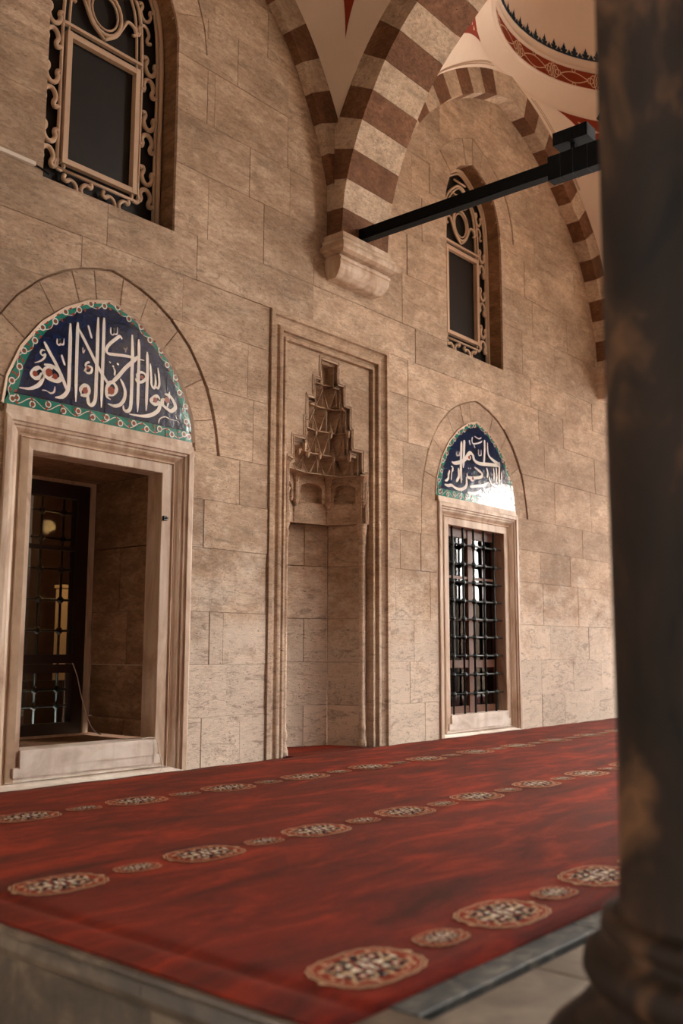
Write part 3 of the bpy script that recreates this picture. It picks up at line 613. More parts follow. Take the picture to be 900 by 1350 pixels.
# ------------------------------------------------------------------ tiled lunettes
def lunette(c, strokes, dots, label, gx, gz):
    root = empty('tile_lunette', (c, 0.01, 2.76))
    YT = .012
    inner = [(x*.885, 2.852+(z-2.76)*.875) for x, z in TILE]
    zi = lambda x: interp(inner, x) if abs(x) < .79 else 0
    zo = lambda x: interp(TILE, x) if abs(x) < .895 else 0
    xs_ = [-.895]+gx+[.895]; zs_ = [2.76]+gz+[3.78]
    for a, b in zip(xs_, xs_[1:]):
        for p, q in zip(zs_, zs_[1:]):
            a2, b2, p2, q2 = a+.0022, b-.0022, p+.0022, q-.0022
            n = 8; g = G(); yt = YT+rs.uniform(-.0012, .0012)
            tx, tz = rs.uniform(-.004, .004), rs.uniform(-.004, .004)
            Y_ = lambda x, z: yt+(x-a)*tx+(z-p)*tz
            for k in range(n):
                x0 = a2+(b2-a2)*k/n; x1 = a2+(b2-a2)*(k+1)/n
                o0, o1 = min(q2, zo(x0+1e-5)), min(q2, zo(x1-1e-5))
                if max(o0, o1) <= p2+.004: continue
                o0, o1 = max(o0, p2), max(o1, p2)
                i0, i1 = zi(x0), zi(x1); ib = 2.852
                if (i0 > p2 or i1 > p2) and q2 > ib:
                    lo = max(p2, ib); h0 = min(max(i0, lo), q2, o0); h1 = min(max(i1, lo), q2, o1)
                    h0 = max(h0, lo); h1 = max(h1, lo)
                    g.add([(c+x0, Y_(x0, lo), lo), (c+x1, Y_(x1, lo), lo), (c+x1, Y_(x1, h1), h1), (c+x0, Y_(x0, h0), h0)], [(0,1,2,3)], 0)
                    if lo > p2+1e-4: g.add([(c+x0, Y_(x0, p2), p2), (c+x1, Y_(x1, p2), p2), (c+x1, Y_(x1, lo), lo), (c+x0, Y_(x0, lo), lo)], [(0,1,2,3)], 1)
                    if o0 > h0+1e-4 or o1 > h1+1e-4: g.add([(c+x0, Y_(x0, h0), h0), (c+x1, Y_(x1, h1), h1), (c+x1, Y_(x1, o1), o1), (c+x0, Y_(x0, o0), o0)], [(0,1,2,3)], 1)
                else: g.add([(c+x0, Y_(x0, p2), p2), (c+x1, Y_(x1, p2), p2), (c+x1, Y_(x1, o1), o1), (c+x0, Y_(x0, o0), o0)], [(0,1,2,3)], 1)
            if not g.f: continue
            o = g.obj('tile', ['tile_blue', 'tile_green'], root, keep=True)
            bm = bmesh.new(); bm.from_mesh(o.data); bmesh.ops.remove_doubles(bm, verts=bm.verts, dist=1e-5)
            bmesh.ops.dissolve_degenerate(bm, dist=1e-5, edges=bm.edges)
            r = bmesh.ops.extrude_face_region(bm, geom=bm.faces[:]); vs_ = [e for e in r['geom'] if isinstance(e, bmesh.types.BMVert)]
            # the copy goes back into the wall
            for v in vs_: v.co.y += .03
            bmesh.ops.recalc_face_normals(bm, faces=bm.faces)
            bm.to_mesh(o.data); bm.free()
    g = G()
    v = [(c+x, .035, z) for x, z in TILE]; g.add(v+[(x, .05, z) for x, y, z in v], [tuple(range(len(v))), tuple(range(2*len(v)-1, len(v)-1, -1))])
    g.obj('grout_bed', 'edge_plaster', root)
    YC = YT-.0045
    for w, pts in strokes:
        g = G(); g.ribbon([(c+x, z) for x, z in pts], w, YC-rs.uniform(0, .0012)); g.obj('letter_stroke', 'tile_white', root)
    g = G()
    for x, z, w in dots: g.disc((c+x, z), w*1.0, YC-.0016)
    stuff(g.obj('red_letter_fill', 'tile_red', root))
    # flowered border
    mid = [((a[0]+b[0])/2, (a[1]+b[1])/2) for a, b in zip(TILE, inner)]
    mid = resample(smooth_line([(x, z) for x, z in mid], 6), .128); base = resample([(.80, 2.806), (-.80, 2.806)], .128)
    fl = G(); vine = G(); leaf = G()
    for path in (mid, base):
        L = [(c+x, z) for x, z in path]
        for i, (x, z) in enumerate(L):
            s = .012 if i % 2 else -.012
            a = L[max(0, i-1)]; b = L[min(len(L)-1, i+1)]; d = math.dist(a, b); nx, nz = -(b[1]-a[1])/d, (b[0]-a[0])/d
            cx, cz = x+nx*s, z+nz*s
            fl.disc((cx, cz), .027, YC, 10, 0); fl.disc((cx, cz), .0185, YC-.0008, 8, 2); fl.disc((cx, cz), .013, YC-.0012, 8, 1)
        w = []; m = resample(L, .032)
        for i, (x, z) in enumerate(m):
            a = m[max(0, i-1)]; b = m[min(len(m)-1, i+1)]; d = math.dist(a, b); nx, nz = -(b[1]-a[1])/d, (b[0]-a[0])/d
            s = .03*math.sin(i*PI/4); w.append((x+nx*s, z+nz*s))
            if i % 4 == 2:
                for sg in (-1, 1): leaf.disc((x+nx*sg*.022+rs.uniform(-.008, .008), z+nz*sg*.022), 0.009, YC-.0004, 6, 0, 1.9, rs.uniform(0, 3))
        vine.ribbon(w, .0055, YC+.0004, False)
    stuff(fl.obj('border_flower', ['tile_white', 'tile_red', 'tile_green'], root, keep=True)); stuff(vine.obj('border_vine', 'tile_white', root)); stuff(leaf.obj('border_leaf', 'tile_red', root))
    under(root, (c, 0.01, 2.76))
    tag(root, label, 'tile panel')
lunette(CEN[0], CALL, DOTL, 'blue tiled lunette with large white calligraphy above the open deep-set window', [-.61, -.32, -.02, .285, .60], [2.852, 3.05, 3.335, 3.62])
lunette(CEN[1], CALR, DOTR, 'blue tiled lunette with white calligraphy and sky glare above the iron-grilled window', [-.61, -.30, 0, .30, .60], [2.852, 3.10, 3.36, 3.62])

# ------------------------------------------------------------------ prayer niche with stalactite hood
NC = 7.31
niche = empty('prayer_niche', (NC, 0, 0))
FP = [(0, .05), (0, -.02), (.045, -.025), (.055, .0), (.075, .012), (.10, .022), (.12, .022), (.135, .0), (.15, -.006), (.175, -.006), (.18, .03), (.20, .042), (.218, .042), (.224, .012), (.25, .012), (.255, .06), (.26, .06), (.26, .10)]
for side in 'LTR':
    v = []
    for d, y in FP:
        v += {'L': [(NX0+d, y, 0), (NX0+d, y, NZ-d)], 'R': [(NX1-d, y, 0), (NX1-d, y, NZ-d)], 'T': [(NX0+d, y, NZ-d), (NX1-d, y, NZ-d)]}[side]
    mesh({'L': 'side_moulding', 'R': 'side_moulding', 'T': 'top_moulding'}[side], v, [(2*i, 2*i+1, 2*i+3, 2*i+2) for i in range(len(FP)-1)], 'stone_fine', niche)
# stepped opening: (half width, z from, z to)
ST = [(.60, 2.30, 2.84), (.535, 2.84, 3.06), (.365, 3.06, 3.27), (.335, 3.27, 3.50), (.235, 3.50, 3.71), (.135, 3.71, 3.93)]
def outline(ins, zb=2.30):
    P = []
    for h, a, b in ST:
        P.append((h-ins, (a if a > zb+.01 else zb)-(ins if a > 2.31 else 0))); P.append((h-ins, b-ins))
    return P
def plate(ins, hw, ztop, yf, yb, name, side):
    o = outline(ins); prev = 0
    for i in range(0, len(o), 2):
        h, a = o[i]; b = o[i+1][1]
        g = G(); x0, x1 = NC+side*h, NC+side*hw
        g.box((min(x0, x1), yf, a), (max(x0, x1), yb, b)); yield g
for s in (-1, 1):
    gg = G()
    for g in plate(0, .65, 3.97, .052, .10, '', s): gg.add(g.v, g.f)
    gg.obj('field_slab', 'stone_fine', niche)
    gg = G()
    o1, o0 = outline(.034), outline(-.004)
    for i in range(0, len(o1), 2):
        h, a = o1[i]; b = o1[i+1][1]; hw = o0[i][0]
        x0, x1 = NC+s*h, NC+s*hw; gg.box((min(x0, x1), .088, a-.0), (max(x0, x1), .17, b+.0))
        if i+2 < len(o1):
            h2 = o1[i+2][0]; x0, x1 = NC+s*h2, NC+s*hw; gg.box((min(x0, x1), .088, b-.001), (max(x0, x1), .17, b+.04))
    gg.obj('stepped_reveal', 'stone_fine', niche)
    # fine raised bead following the steps
    for ins, yy, r in ((-.018, .050, .006), (.006, .052, .006), (.036, .088, .005)):
        o = outline(ins); pts = []
        for i in range(0, len(o), 2):
            h, a = o[i]; b = o[i+1][1]
            pts += [(NC+s*h, yy, a if i == 0 else o[i-1][1]), (NC+s*h, yy, b)]
        pts.append((NC, yy, o[-1][1])); g = G()
        for a, b in zip(pts, pts[1:]):
            a2 = (min(a[0], b[0])-r, yy-r, min(a[2], b[2])-r); b2 = (max(a[0], b[0])+r, yy+r, max(a[2], b[2])+r); g.box(a2, b2)
        g.obj('bead', 'stone_fine', niche)
g = G(); g.box((NC-.65, .052, 3.93), (NC+.65, .10, 3.975)); g.box((NC-.14, .088, 3.895), (NC+.14, .17, 3.94)); g.obj('field_slab', 'stone_fine', niche)
# shaft of the niche, faceted, laid in courses
POLY = [(-.60, .08), (-.48, .48), (0, .66), (.48, .48), (.60, .08)]
nz = [-.05, .42, .86, 1.31, 1.86, 2.30]
for i, (z0, z1) in enumerate(zip(nz, nz[1:])):
    for k, (p, q) in enumerate(zip(POLY, POLY[1:])):
        cuts = [0, 1] if (i+k) % 2 or k in (0, 3) else [0, .45+.1*(i % 2), 1]
        for t0, t1 in zip(cuts, cuts[1:]):
            a = (p[0]+(q[0]-p[0])*t0, p[1]+(q[1]-p[1])*t0); b = (p[0]+(q[0]-p[0])*t1, p[1]+(q[1]-p[1])*t1)
            L = math.dist(a, b); ux, uy = (b[0]-a[0])/L, (b[1]-a[1])/L; nx, ny = -uy, ux
            if ny < 0 and k in (1, 2): nx, ny = -nx, -ny
            if k == 0: nx, ny = -abs(nx), abs(ny)*(-1 if ny < 0 else 1)
            if k == 3: nx = abs(nx)
            mp = lambda x, y, z, a=a: (NC+a[0]+ux*x+nx*y, a[1]+uy*x+ny*y, z)
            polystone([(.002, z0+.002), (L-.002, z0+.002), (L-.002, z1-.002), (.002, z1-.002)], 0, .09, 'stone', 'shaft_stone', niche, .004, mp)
for s in (-1, 1):
    v, f = lathe([(.0, 0), (.05, 0), (.05, .06), (.036, .1), (.03, .14), (.045, .2), (.03, .26), (.03, 2.06), (.045, 2.10), (.03, 2.14), (.05, 2.2), (.058, 2.28), (.058, 2.30)], (NC+s*.585, .10), 12)
    mesh('colonnette', v, f, 'stone_fine', niche, True)
# stalactite tiers
def upath(w, d, n):
    """faceted U from left front to right front with n+1 nodes"""
    ctrl = [(-w, .09), (-w*.82, .09+(d-.09)*.72), (0, d), (w*.82, .09+(d-.09)*.72), (w, .09)]
    L = [0]
    for a, b in zip(ctrl, ctrl[1:]): L.append(L[-1]+math.dist(a, b))
    out = []
    for i in range(n+1):
        s = L[-1]*i/n; k = min(3, max(0, bisect.bisect_right(L, s)-1)); q = (s-L[k])/(L[k+1]-L[k])
        out.append((ctrl[k][0]+(ctrl[k+1][0]-ctrl[k][0])*q, ctrl[k][1]+(ctrl[k+1][1]-ctrl[k][1])*q))
    return out
def P3(p, z): return (NC+p[0], p[1], z)
# plain facet row
n = 4; g = G(); a = upath(.60, .54, 4)
for i in range(4):
    p, q = a[i], a[i+1]; gq = G()
    gq.add([P3(p, 2.30), P3(q, 2.30), P3(q, 2.52), P3(p, 2.52), P3((p[0]*1.1, p[1]+.06), 2.30), P3((q[0]*1.1, q[1]+.06), 2.30), P3((q[0]*1.1, q[1]+.06), 2.52), P3((p[0]*1.1, p[1]+.06), 2.52)], [(0,1,2,3), (4,5,6,7), (0,1,5,4), (3,2,6,7), (0,3,7,4), (1,2,6,5)])
    gq.obj('plain_facet', 'stone_fine', niche)
for k in (1, 2, 3):
    p = a[k]; g = G(); q = (p[0]*.975, p[1]-.012)
    g.tube([P3(q, 2.31), P3(q, 2.41), P3(q, 2.42), P3(q, 2.44), P3(q, 2.45), P3(q, 2.52)], [.006, .006, .014, .014, .006, .008], 6); g.obj('pendant_rod', 'stone_fine', niche)
def mid(p, q, u=.5): return (p[0]+(q[0]-p[0])*u, p[1]+(q[1]-p[1])*u)
def fwd(p, s):
    v = Vector((-p[0]*.8, -.25-p[1])).normalized(); return (p[0]+v.x*s, p[1]+v.y*s)
TI = [(.60, .52, 4, 2.52, 2.80), (.535, .40, 12, 2.80, 2.985), (.36, .30, 10, 2.985, 3.22), (.335, .26, 8, 3.22, 3.46), (.235, .21, 6, 3.46, 3.69), (.135, .17, 4, 3.69, 3.915)]
prev = None
for t, (w, d, n, z0, z1) in enumerate(TI):
    A = upath(w, d, n)
    if t == 0:
        for k, (p, q) in enumerate(zip(A, A[1:])):      # round-headed cells between pilasters
            g = G(); S = 8; h = z1-z0; pi, qi = mid(p, q, .17), mid(p, q, .83)
            back = lambda x: fwd(x, -.09)
            arcs = [(mid(pi, qi, .5-.5*math.cos(PI*j/S)), z0+.50*h+.24*h*math.sin(PI*j/S)) for j in range(S+1)]
            v = [P3(p, z0), P3(pi, z0)]+[P3(*x) for x in arcs]+[P3(qi, z0), P3(q, z0), P3(q, z1), P3(p, z1)]
            g.add(v, [(0, 1, 2, 14), (14, 2, 3, 4, 5, 6, 13), (13, 6, 7, 8, 9, 10), (13, 10, 11, 12)])
            fr = [(pi, z0)]+arcs+[(qi, z0)]; bb = [(back(x), z) for x, z in fr]; m = len(fr)
            g.add([P3(*x) for x in fr]+[P3(*x) for x in bb], [(j, j+1, m+j+1, m+j) for j in range(m-1)]+[tuple(range(m, 2*m))])
            g.obj('arched_cell', 'stone_fine', niche)
        for k in range(0, n+1):      # pilasters with drops
            p = fwd(A[k], .012); g = G()
            g.tube([P3(p, z0-.05), P3(p, z0-.02), P3(p, z0+.02), P3(p, z0+.03), P3(p, z1-.08), P3(p, z1-.02), P3(fwd(p, .03), z1+.03)], [.010, .030, .044, .028, .028, .044, .06], 8)
            g.obj('pilaster', 'stone_fine', niche)
    else:
        amp = .048 if t < 5 else .018
        bot = [fwd(p, amp*.9) if i % 2 == 0 else fwd(p, -.035) for i, p in enumerate(A)]
        top = [fwd(p, -.035) if i % 2 == 0 else fwd(p, amp*1.3) for i, p in enumerate(A)]
        if t == 5: top = [fwd(p, .0) if i % 2 == 0 else fwd(p, -.03) for i, p in enumerate(A)]; bot = top
        zm = z0+(z1-z0)*.86
        for k in range(0, n, 2):
            g = G()
            v = [P3(bot[k], z0), P3(bot[k+1], z0), P3(bot[k+2], z0), P3(top[k], zm), P3(top[k+1], zm), P3(top[k+2], zm), P3(top[k], z1), P3(top[k+1], z1), P3(top[k+2], z1),
                 P3(mid(bot[k], bot[k+1]), z0), P3(mid(bot[k+1], bot[k+2]), z0)]
            g.add(v, [(0, 9, 3), (9, 4, 3), (9, 1, 4), (1, 10, 4), (10, 5, 4), (10, 2, 5), (3, 4, 7, 6), (4, 5, 8, 7)])
            # fine ridge down the middle and ribs at the folds
            g.tube([P3(fwd(bot[k], .002), z0), P3(fwd(top[k], .003), zm)], .007, 5)
            g.tube([P3(mid(bot[k], bot[k+1]), z0+.01), P3(fwd(top[k+1], .002), zm)], .0065, 5); g.tube([P3(mid(bot[k+1], bot[k+2]), z0+.01), P3(fwd(top[k+1], .002), zm)], .0065, 5)
            g.obj('stalactite_cell', 'stone_fine', niche)
        if t in (2, 3):
            for k in range(0, n+1, 2):
                g = G(); p = fwd(A[k], amp*.4); g.tube([P3(p, z0-.05), P3(p, z0-.035), P3(p, z0+.03)], [.010, .022, .026], 6); g.obj('drop', 'stone_fine', niche)
    gf = G()
    if t == 0:
        for s_ in (-1, 1): gf.box((NC+min(s_*.70, s_*.74), .098, z0+.001), (NC+max(s_*.70, s_*.74), .8, z1-.001))
    else:
      for s_ in (-1, 1): gf.box((NC+min(s_*w, s_*.66), .098, z0+.001), (NC+max(s_*w, s_*.66), .8, z1-.001))
    gf.obj('side_filling', 'stone_fine', niche)
    # underside that steps forward over the tier below
    if prev:
        N_ = 24; a_ = upath(prev[0], prev[1], N_); b_ = upath(w, d, N_); b_ = [fwd(p, .03) for p in b_]; a_ = [fwd(p, -.03) for p in a_]; g = G()
        for i in range(N_): g.add([P3(a_[i], z0), P3(a_[i+1], z0), P3(b_[i+1], z0), P3(b_[i], z0), P3(b_[i+1], z0+.012), P3(b_[i], z0+.012)], [(0,1,2,3), (3,2,4,5)])
        g.obj('tier_underside', 'stone_fine', niche)
    prev = (w, d)
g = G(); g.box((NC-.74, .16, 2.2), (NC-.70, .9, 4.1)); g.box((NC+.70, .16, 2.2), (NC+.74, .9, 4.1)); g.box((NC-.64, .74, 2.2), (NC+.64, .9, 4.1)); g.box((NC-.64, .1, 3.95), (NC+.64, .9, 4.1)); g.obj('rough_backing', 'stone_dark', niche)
under(niche, (NC, 0, 0))
tag(niche, 'tall carved stone prayer niche with stepped stalactite hood in a moulded frame between two windows', 'niche')

# ------------------------------------------------------------------ corbel and striped arches
AX0, AX1, AY = 7.20, 7.97, -.19
ZIN = [(0,4.98),(0.02,5.35),(.05,5.65),(.13,5.96),(.26,6.31),(.44,6.66),(.62,6.95),(.84,7.21),(1.09,7.43),(1.4,7.68),(1.91,7.98),(2.35,8.17),(2.8,8.29)]
def corbel(x0, x1, label):
    prof = [(0, 5.20), (0, 5.15), (-.012, 5.145), (-.03, 5.12), (-.015, 5.10), (-.03, 5.085), (-.055, 5.06), (-.06, 5.03), (-.045, 5.005), (.0, 4.985), (.06, 4.98), (.065, 4.955), (.035, 4.95), (.035, 4.925), (.05, 4.915), (.045, 4.88), (.06, 4.84), (.09, 4.80), (.13, 4.765), (.15, 4.755)]
    v = []
    for d, z in prof:
        y = AY-.07+d; e = d if d < 0 else d*.4; v += [(x0+e, .06, z), (x0+e, y, z), (x1-e, y, z), (x1-e, .06, z)]
    n = len(prof); f = []
    for i in range(n-1):
        for j in range(3): f.append((4*i+j, 4*i+j+1, 4*i+j+5, 4*i+j+4))
    f += [(0, 1, 2, 3), tuple(4*(n-1)+j for j in range(4))]
    o = mesh('wall_corbel', v, f, 'marble', None)
    o.location = ((x0+x1)/2, 0, 5.2); o.data.transform(Matrix.Translation((-(x0+x1)/2, 0, -5.2)))
    tag(o, label, 'corbel')
corbel(7.15, 8.0, 'moulded grey and cream stone corbel above the prayer niche carrying the striped arch')
corbel(13.42, 14.3, 'small moulded stone corbel half hidden behind the dark column')
def curve_half(half, step=.04):
    pts = [(u, z) for u, z in ZIN if u < half-.02]; pts.append((half, interp(ZIN, half))); return smooth_line(pts, 5)
def arch_pts(half):
    """inner and outer polylines of the half arch (u from the springing)"""
    inn = curve_half(half); out = []
    for i, (u, z) in enumerate(inn):
        a = inn[max(0, i-1)]; b = inn[min(len(inn)-1, i+1)]; d = math.dist(a, b); out.append((u-(b[1]-a[1])/d*.34, z+(b[0]-a[0])/d*.34))
    out[-1] = (half, out[-1][1]+(half-out[-1][0])*.35)
    return inn, out
def arch(name, mp, half, w0, w1, label, phase=0.0, first='brown', group=None, parent=None, th=1.0):
    root = empty(name); inn, out = arch_pts(half)
    L = [0]
    for a, b in zip(inn, inn[1:]): L.append(L[-1]+math.dist(a, b))
    tot = L[-1]; cuts = [0]; s = .31+phase
    while s < tot-.12: cuts.append(s); s += .305
    cuts.append(tot)
    def at(P, s):
        k = min(len(L)-2, max(0, bisect.bisect_right(L, s)-1)); q = (s-L[k])/(L[k+1]-L[k]); return (P[k][0]+(P[k+1][0]-P[k][0])*q, P[k][1]+(P[k+1][1]-P[k][1])*q)
    for mir in (0, 1):
        for i, (a, b) in enumerate(zip(cuts, cuts[1:])):
            c = 'brown' if (i % 2 == 0) == (first == 'brown') else 'cream'
            e = rs.uniform(0, .004); a_, b_ = a+.002, b-.002; m_ = (a+b)/2
            A = [at(inn, a_), at(inn, m_), at(inn, b_)]; B = [at(out, a_), at(out, m_), at(out, b_)]
            if a < .05: A[0] = (0.0, 4.99) ; B[0] = (-.34, 4.99)
            if mir: A = [(2*half-u, z) for u, z in A]; B = [(2*half-u, z) for u, z in B]
            v = [mp(u, z, w) for w in (w0+e, w1-e) for u, z in A+B[::-1]]
            f = [(0,1,2,3,4,5), (6,7,8,9,10,11)]+[(j, (j+1) % 6, 6+(j+1) % 6, 6+j) for j in range(6)]
            mesh('voussoir', v, f, c, root)
    if label: tag(root, label, 'arch', group)
    else: struct(root)
    return root
# the transverse arch that leaves the corbel towards the column
arch('transverse_arch', lambda u, z, w: (w, AY-u, z), 2.5, AX0, AX1, 'broad red and cream striped arch springing from the corbel towards the courtyard', phase=.19)
arch('wall_arch', lambda u, z, w: (7.27-u, w, z), 2.22, -.10, .04, 'striped arch edging the wall left of the corbel, above the deep-set window', phase=.19)
arch('wall_arch', lambda u, z, w: (13.48-u, w, z), 2.78, -.20, .04, 'striped arch edging the wall above the small lattice window right of the corbel', phase=.05, first='cream')
# structure outside the frame: the arcade that shades the porch
def hid(name, mp, half, w0, w1):
    return arch(name, mp, half, w0, w1, None)
hid('trim_1', lambda u, z, w: (w, AY-u, z), 2.5, 13.5, 14.27)
hid('trim_2', lambda u, z, w: (w, AY-u, z), 2.5, 2.06, 2.83)
YF0, YF1 = -5.19, -5.85
hid('trim_3', lambda u, z, w: (2.83+u, w, z), 2.18, YF1, YF0)
hid('trim_4', lambda u, z, w: (7.97+u, w, z), 2.76, YF1, YF0)
g = G()
g.box((14.27, YF1, -.0), (18.0, YF0, 9.3)); g.box((23.0, YF1, 0), (24, YF0, 9.3))  # unseen wall added; its low opening shapes the sky reflected in tiles
for k in range(12):
    x0, x1 = 18.0+5*k/12, 18.0+5*(k+1)/12; xm = (x0+x1)/2-20.5; g.box((x0, YF1, 3.6+1.7*math.sqrt(max(0, 1-(xm/2.5)**2))), (x1, YF0, 9.3))
struct(g.obj('trim_5', 'shaded_stone'))
# spandrels above the front arches and the outer skin of the arcade
def spandrel(name, x0, half, parent=None):
    inn, out = arch_pts(half); P = [(x0+u, z) for u, z in out if u > -.3]+[(x0+2*half-u, z) for u, z in out[::-1] if u > -.3]
    g = G()
    for a, b in zip(P, P[1:]):
        if b[0]-a[0] > 1e-4: g.add([(a[0], YF0, a[1]), (b[0], YF0, b[1]), (b[0], YF0, 9.3), (a[0], YF0, 9.3), (a[0], YF1, a[1]), (b[0], YF1, b[1]), (b[0], YF1, 9.3), (a[0], YF1, 9.3)], [(0,1,2,3), (4,5,6,7), (0,1,5,4)])
    struct(g.obj(name, 'stone'))
spandrel('trim_6', 2.83, 2.18); spandrel('trim_7', 7.97, 2.76)

# ------------------------------------------------------------------ vaults: pendentives, rings, domes
def vault(name, x0, x1, half_x, wall_y, side_lo, side_hi, paint=True, light=False):
    """x0/x1: faces of the two transverse arches; half_x/half_y: half spans of the wall arch and side arch curves"""
    root = struct(empty(name)); cx, cy = (x0+x1)/2, (wall_y+YF0)/2
    hy = 2.5; _, ox = arch_pts(half_x); _, oy = arch_pts(hy)
    ox = resample([(u, z) for u, z in ox], .05); oy = resample([(u, z) for u, z in oy], .05)
    N = 30
    def samp(P, s):
        k = min(len(P)-2, int(s*(len(P)-1))); q = s*(len(P)-1)-k; return tuple(a+(b-a)*q for a, b in zip(P[k], P[k+1]))
    ys_mid = AY-hy
    Rx, Ry = 2.39*min(1, (x1-x0)/5.5), 2.39
    def surf(cxs, cys, s, t, off=0.0):
        u, z = samp(ox, s); xa = cx+cxs*(half_x-u); ya = wall_y if cys > 0 else YF0
        v, zb = samp(oy, s); xb = x0 if cxs < 0 else x1; yb = ys_mid+cys*(hy-v)
        pa, pb = (xa-cx, ya-cy), (xb-cx, yb-cy)
        aa, ab = math.atan2(pa[1], pa[0]), math.atan2(pb[1], pb[0])
        if ab-aa > PI: ab -= 2*PI
        if aa-ab > PI: ab += 2*PI
        ra, rb = math.hypot(*pa), math.hypot(*pb)
        a = aa+(ab-aa)*t; r = ra+(rb-ra)*t-off
        return (cx+r*math.cos(a), cy+r*math.sin(a), z+(zb-z)*t-off*.5), a
    for sx in (-1, 1):
        for sy in (-1, 1):
            v = []; T = 14
            for i in range(N+1):
                for j in range(T+1): v.append(surf(sx, sy, i/N, j/T)[0])
            for j in range(T+1):
                a = surf(sx, sy, 1, j/T)[1]; v.append((cx+Rx*math.cos(a), cy+Ry*math.sin(a), 8.84))
            f = [(i*(T+1)+j, i*(T+1)+j+1, (i+1)*(T+1)+j+1, (i+1)*(T+1)+j) for i in range(N+1) for j in range(T)]
            mesh('pendentive', v, f, 'plaster', root, True)
            if not paint: continue
            # painted red triangle with a pale double fillet round it
            def tri(s, k):
                s0, s1 = .50, .955; q = max(0, (s-s0)/(s1-s0)); h = .275*q
                return .5+(k-.5)*2*h
            v = []; K = 8; I = 16
            for i in range(I+1):
                s = .50+(.955-.50)*i/I
                for k in range(K+1): v.append(surf(sx, sy, s, tri(s, k/K)*1.0, .008)[0])
            f = [(i*(K+1)+k, i*(K+1)+k+1, (i+1)*(K+1)+k+1, (i+1)*(K+1)+k) for i in range(I) for k in range(K)]
            mesh('painted_triangle', v, f, 'red_paint', root, True)
            g = G()
            for side in (0, 1):
                for dd in (.05, .075):
                    pts = []
                    for i in range(18, N-1):
                        s = i/N; w = (1-s)*2.4+.9
                        t = dd/w*(1.0); t = t if side == 0 else 1-t
                        if abs(t-.5) < .5: pts.append(surf(sx, sy, s, t, .004)[0])
                    g.tube(pts, .007, 5)
            g.obj('edge_fillet', 'plaster_line', root)
            g = G()
            for (s, t, rr, st) in [(.90, .31, .05, 1), (.885, .345, .03, 0), (.87, .38, .05, 1), (.90, .69, .05, 1), (.885, .655, .03, 0), (.87, .62, .05, 1), (.87, .5, .09, 1), (.82, .5, .06, 1), (.78, .5, .04, 0), (.84, .42, .045, 1), (.84, .58, .045, 1)]:
                cpt = Vector(surf(sx, sy, s, t, .014)[0]); du = (Vector(surf(sx, sy, s, t+.01, .014)[0])-cpt).normalized(); dv = (Vector(surf(sx, sy, s+.01, t, .014)[0])-cpt).normalized()
                ring = [cpt+du*math.cos(a)*rr*(.9+.35*math.cos(3*a))+dv*math.sin(a)*rr*(.45+.15*math.cos(3*a)) for a in [2*PI*j/14 for j in range(14)]]
                g.add(ring, [tuple(range(14))])
            g.obj('painted_leaf', 'cream_paint', root)
    fx = Rx/2.39
    def ring(nm, prof, mat, n=72):
        v, f = lathe(prof, (cx, cy), n, fx, 1); mesh(nm, v, f, mat, root, True)
    ring('ring_lip', [(2.40, 8.83), (2.35, 8.825), (2.345, 8.85), (2.385, 8.86)], 'plaster')
    ring('red_band', [(2.385, 8.86), (2.39, 9.125)], 'red_paint')
    ring('ring_cove', [(2.39, 9.125), (2.35, 9.13), (2.35, 9.15), (2.365, 9.16), (2.37, 9.27), (2.345, 9.275)], 'plaster')
    v = []; q_ = 96
    for j in range(q_):
        a = 2*PI*j/q_; ca, sa = math.cos(a), math.sin(a)
        k = min((x1+.35-cx)/abs(ca) if abs(ca) > 1e-6 else 1e9, ((.35-cy) if sa > 0 else (cy+5.95))/abs(sa) if abs(sa) > 1e-6 else 1e9)
        v += [(cx+(Rx+.03)*ca, cy+2.42*sa, 9.2), (cx+k*ca, cy+k*sa, 9.2)]
    mesh('roof_slab', v, [(2*j, 2*j+1, (2*j+3) % (2*q_), (2*j+2) % (2*q_)) for j in range(q_)], 'mortar', root)
    ring('dark_fillet', [(2.345, 9.275), (2.33, 9.28), (2.33, 9.295), (2.36, 9.30)], 'blue_paint')
    ring('dome_shell', [(2.36*math.cos(a)+.001, 9.30+2.2*math.sin(a)) for a in [PI/2*k/14 for k in range(15)]], 'plaster', 48)
    # crest of alternating painted palmettes at the dome's foot
    g = G(); n = 80
    def dm(a, h, side):
        r = 2.345*math.cos(h/2.3); return (cx+fx*r*math.cos(a+side/2.35), cy+r*math.sin(a+side/2.35), 9.30+2.185*math.sin(h/2.3))
    PA = [(-.02, 0), (-.045, .03), (-.06, .055), (-.04, .07), (-.022, .06), (-.03, .09), (-.012, .12), (0, .165), (.012, .12), (.03, .09), (.022, .06), (.04, .07), (.06, .055), (.045, .03), (.02, 0)]
    for k in range(n):
        a = 2*PI*k/n; g.add([dm(a, h, s) for s, h in PA], [tuple(range(len(PA)))])
        g.add([dm(a+PI/n, h*.5, s*.7) for s, h in PA], [tuple(range(len(PA)))])
    stuff(g.obj('painted_crest', 'blue_paint', root))
    # cream arabesque on the red band
    g = G()
    def bp(a, q):
        r = 2.378; return Vector((cx+fx*r*math.cos(a), cy+r*math.sin(a), 8.865+.255*q))
    def line(fn, n_, w=.014):
        P = [fn(i/n_) for i in range(n_+1)]; L_ = []; R_ = []
        for i, (a, q) in enumerate(P):
            a0, q0 = P[max(0, i-1)]; a1, q1 = P[min(n_, i+1)]; dx, dz = (a1-a0)*2.38, (q1-q0)*.255; d = math.hypot(dx, dz) or 1
            L_.append(bp(a-dz/d*w/2/2.38, q+dx/d*w/2/.255)); R_.append(bp(a+dz/d*w/2/2.38, q-dx/d*w/2/.255))
        g.add(L_+R_, [(i, i+1, n_+2+i, n_+1+i) for i in range(n_)])
    m = 20; D = 2*PI/m
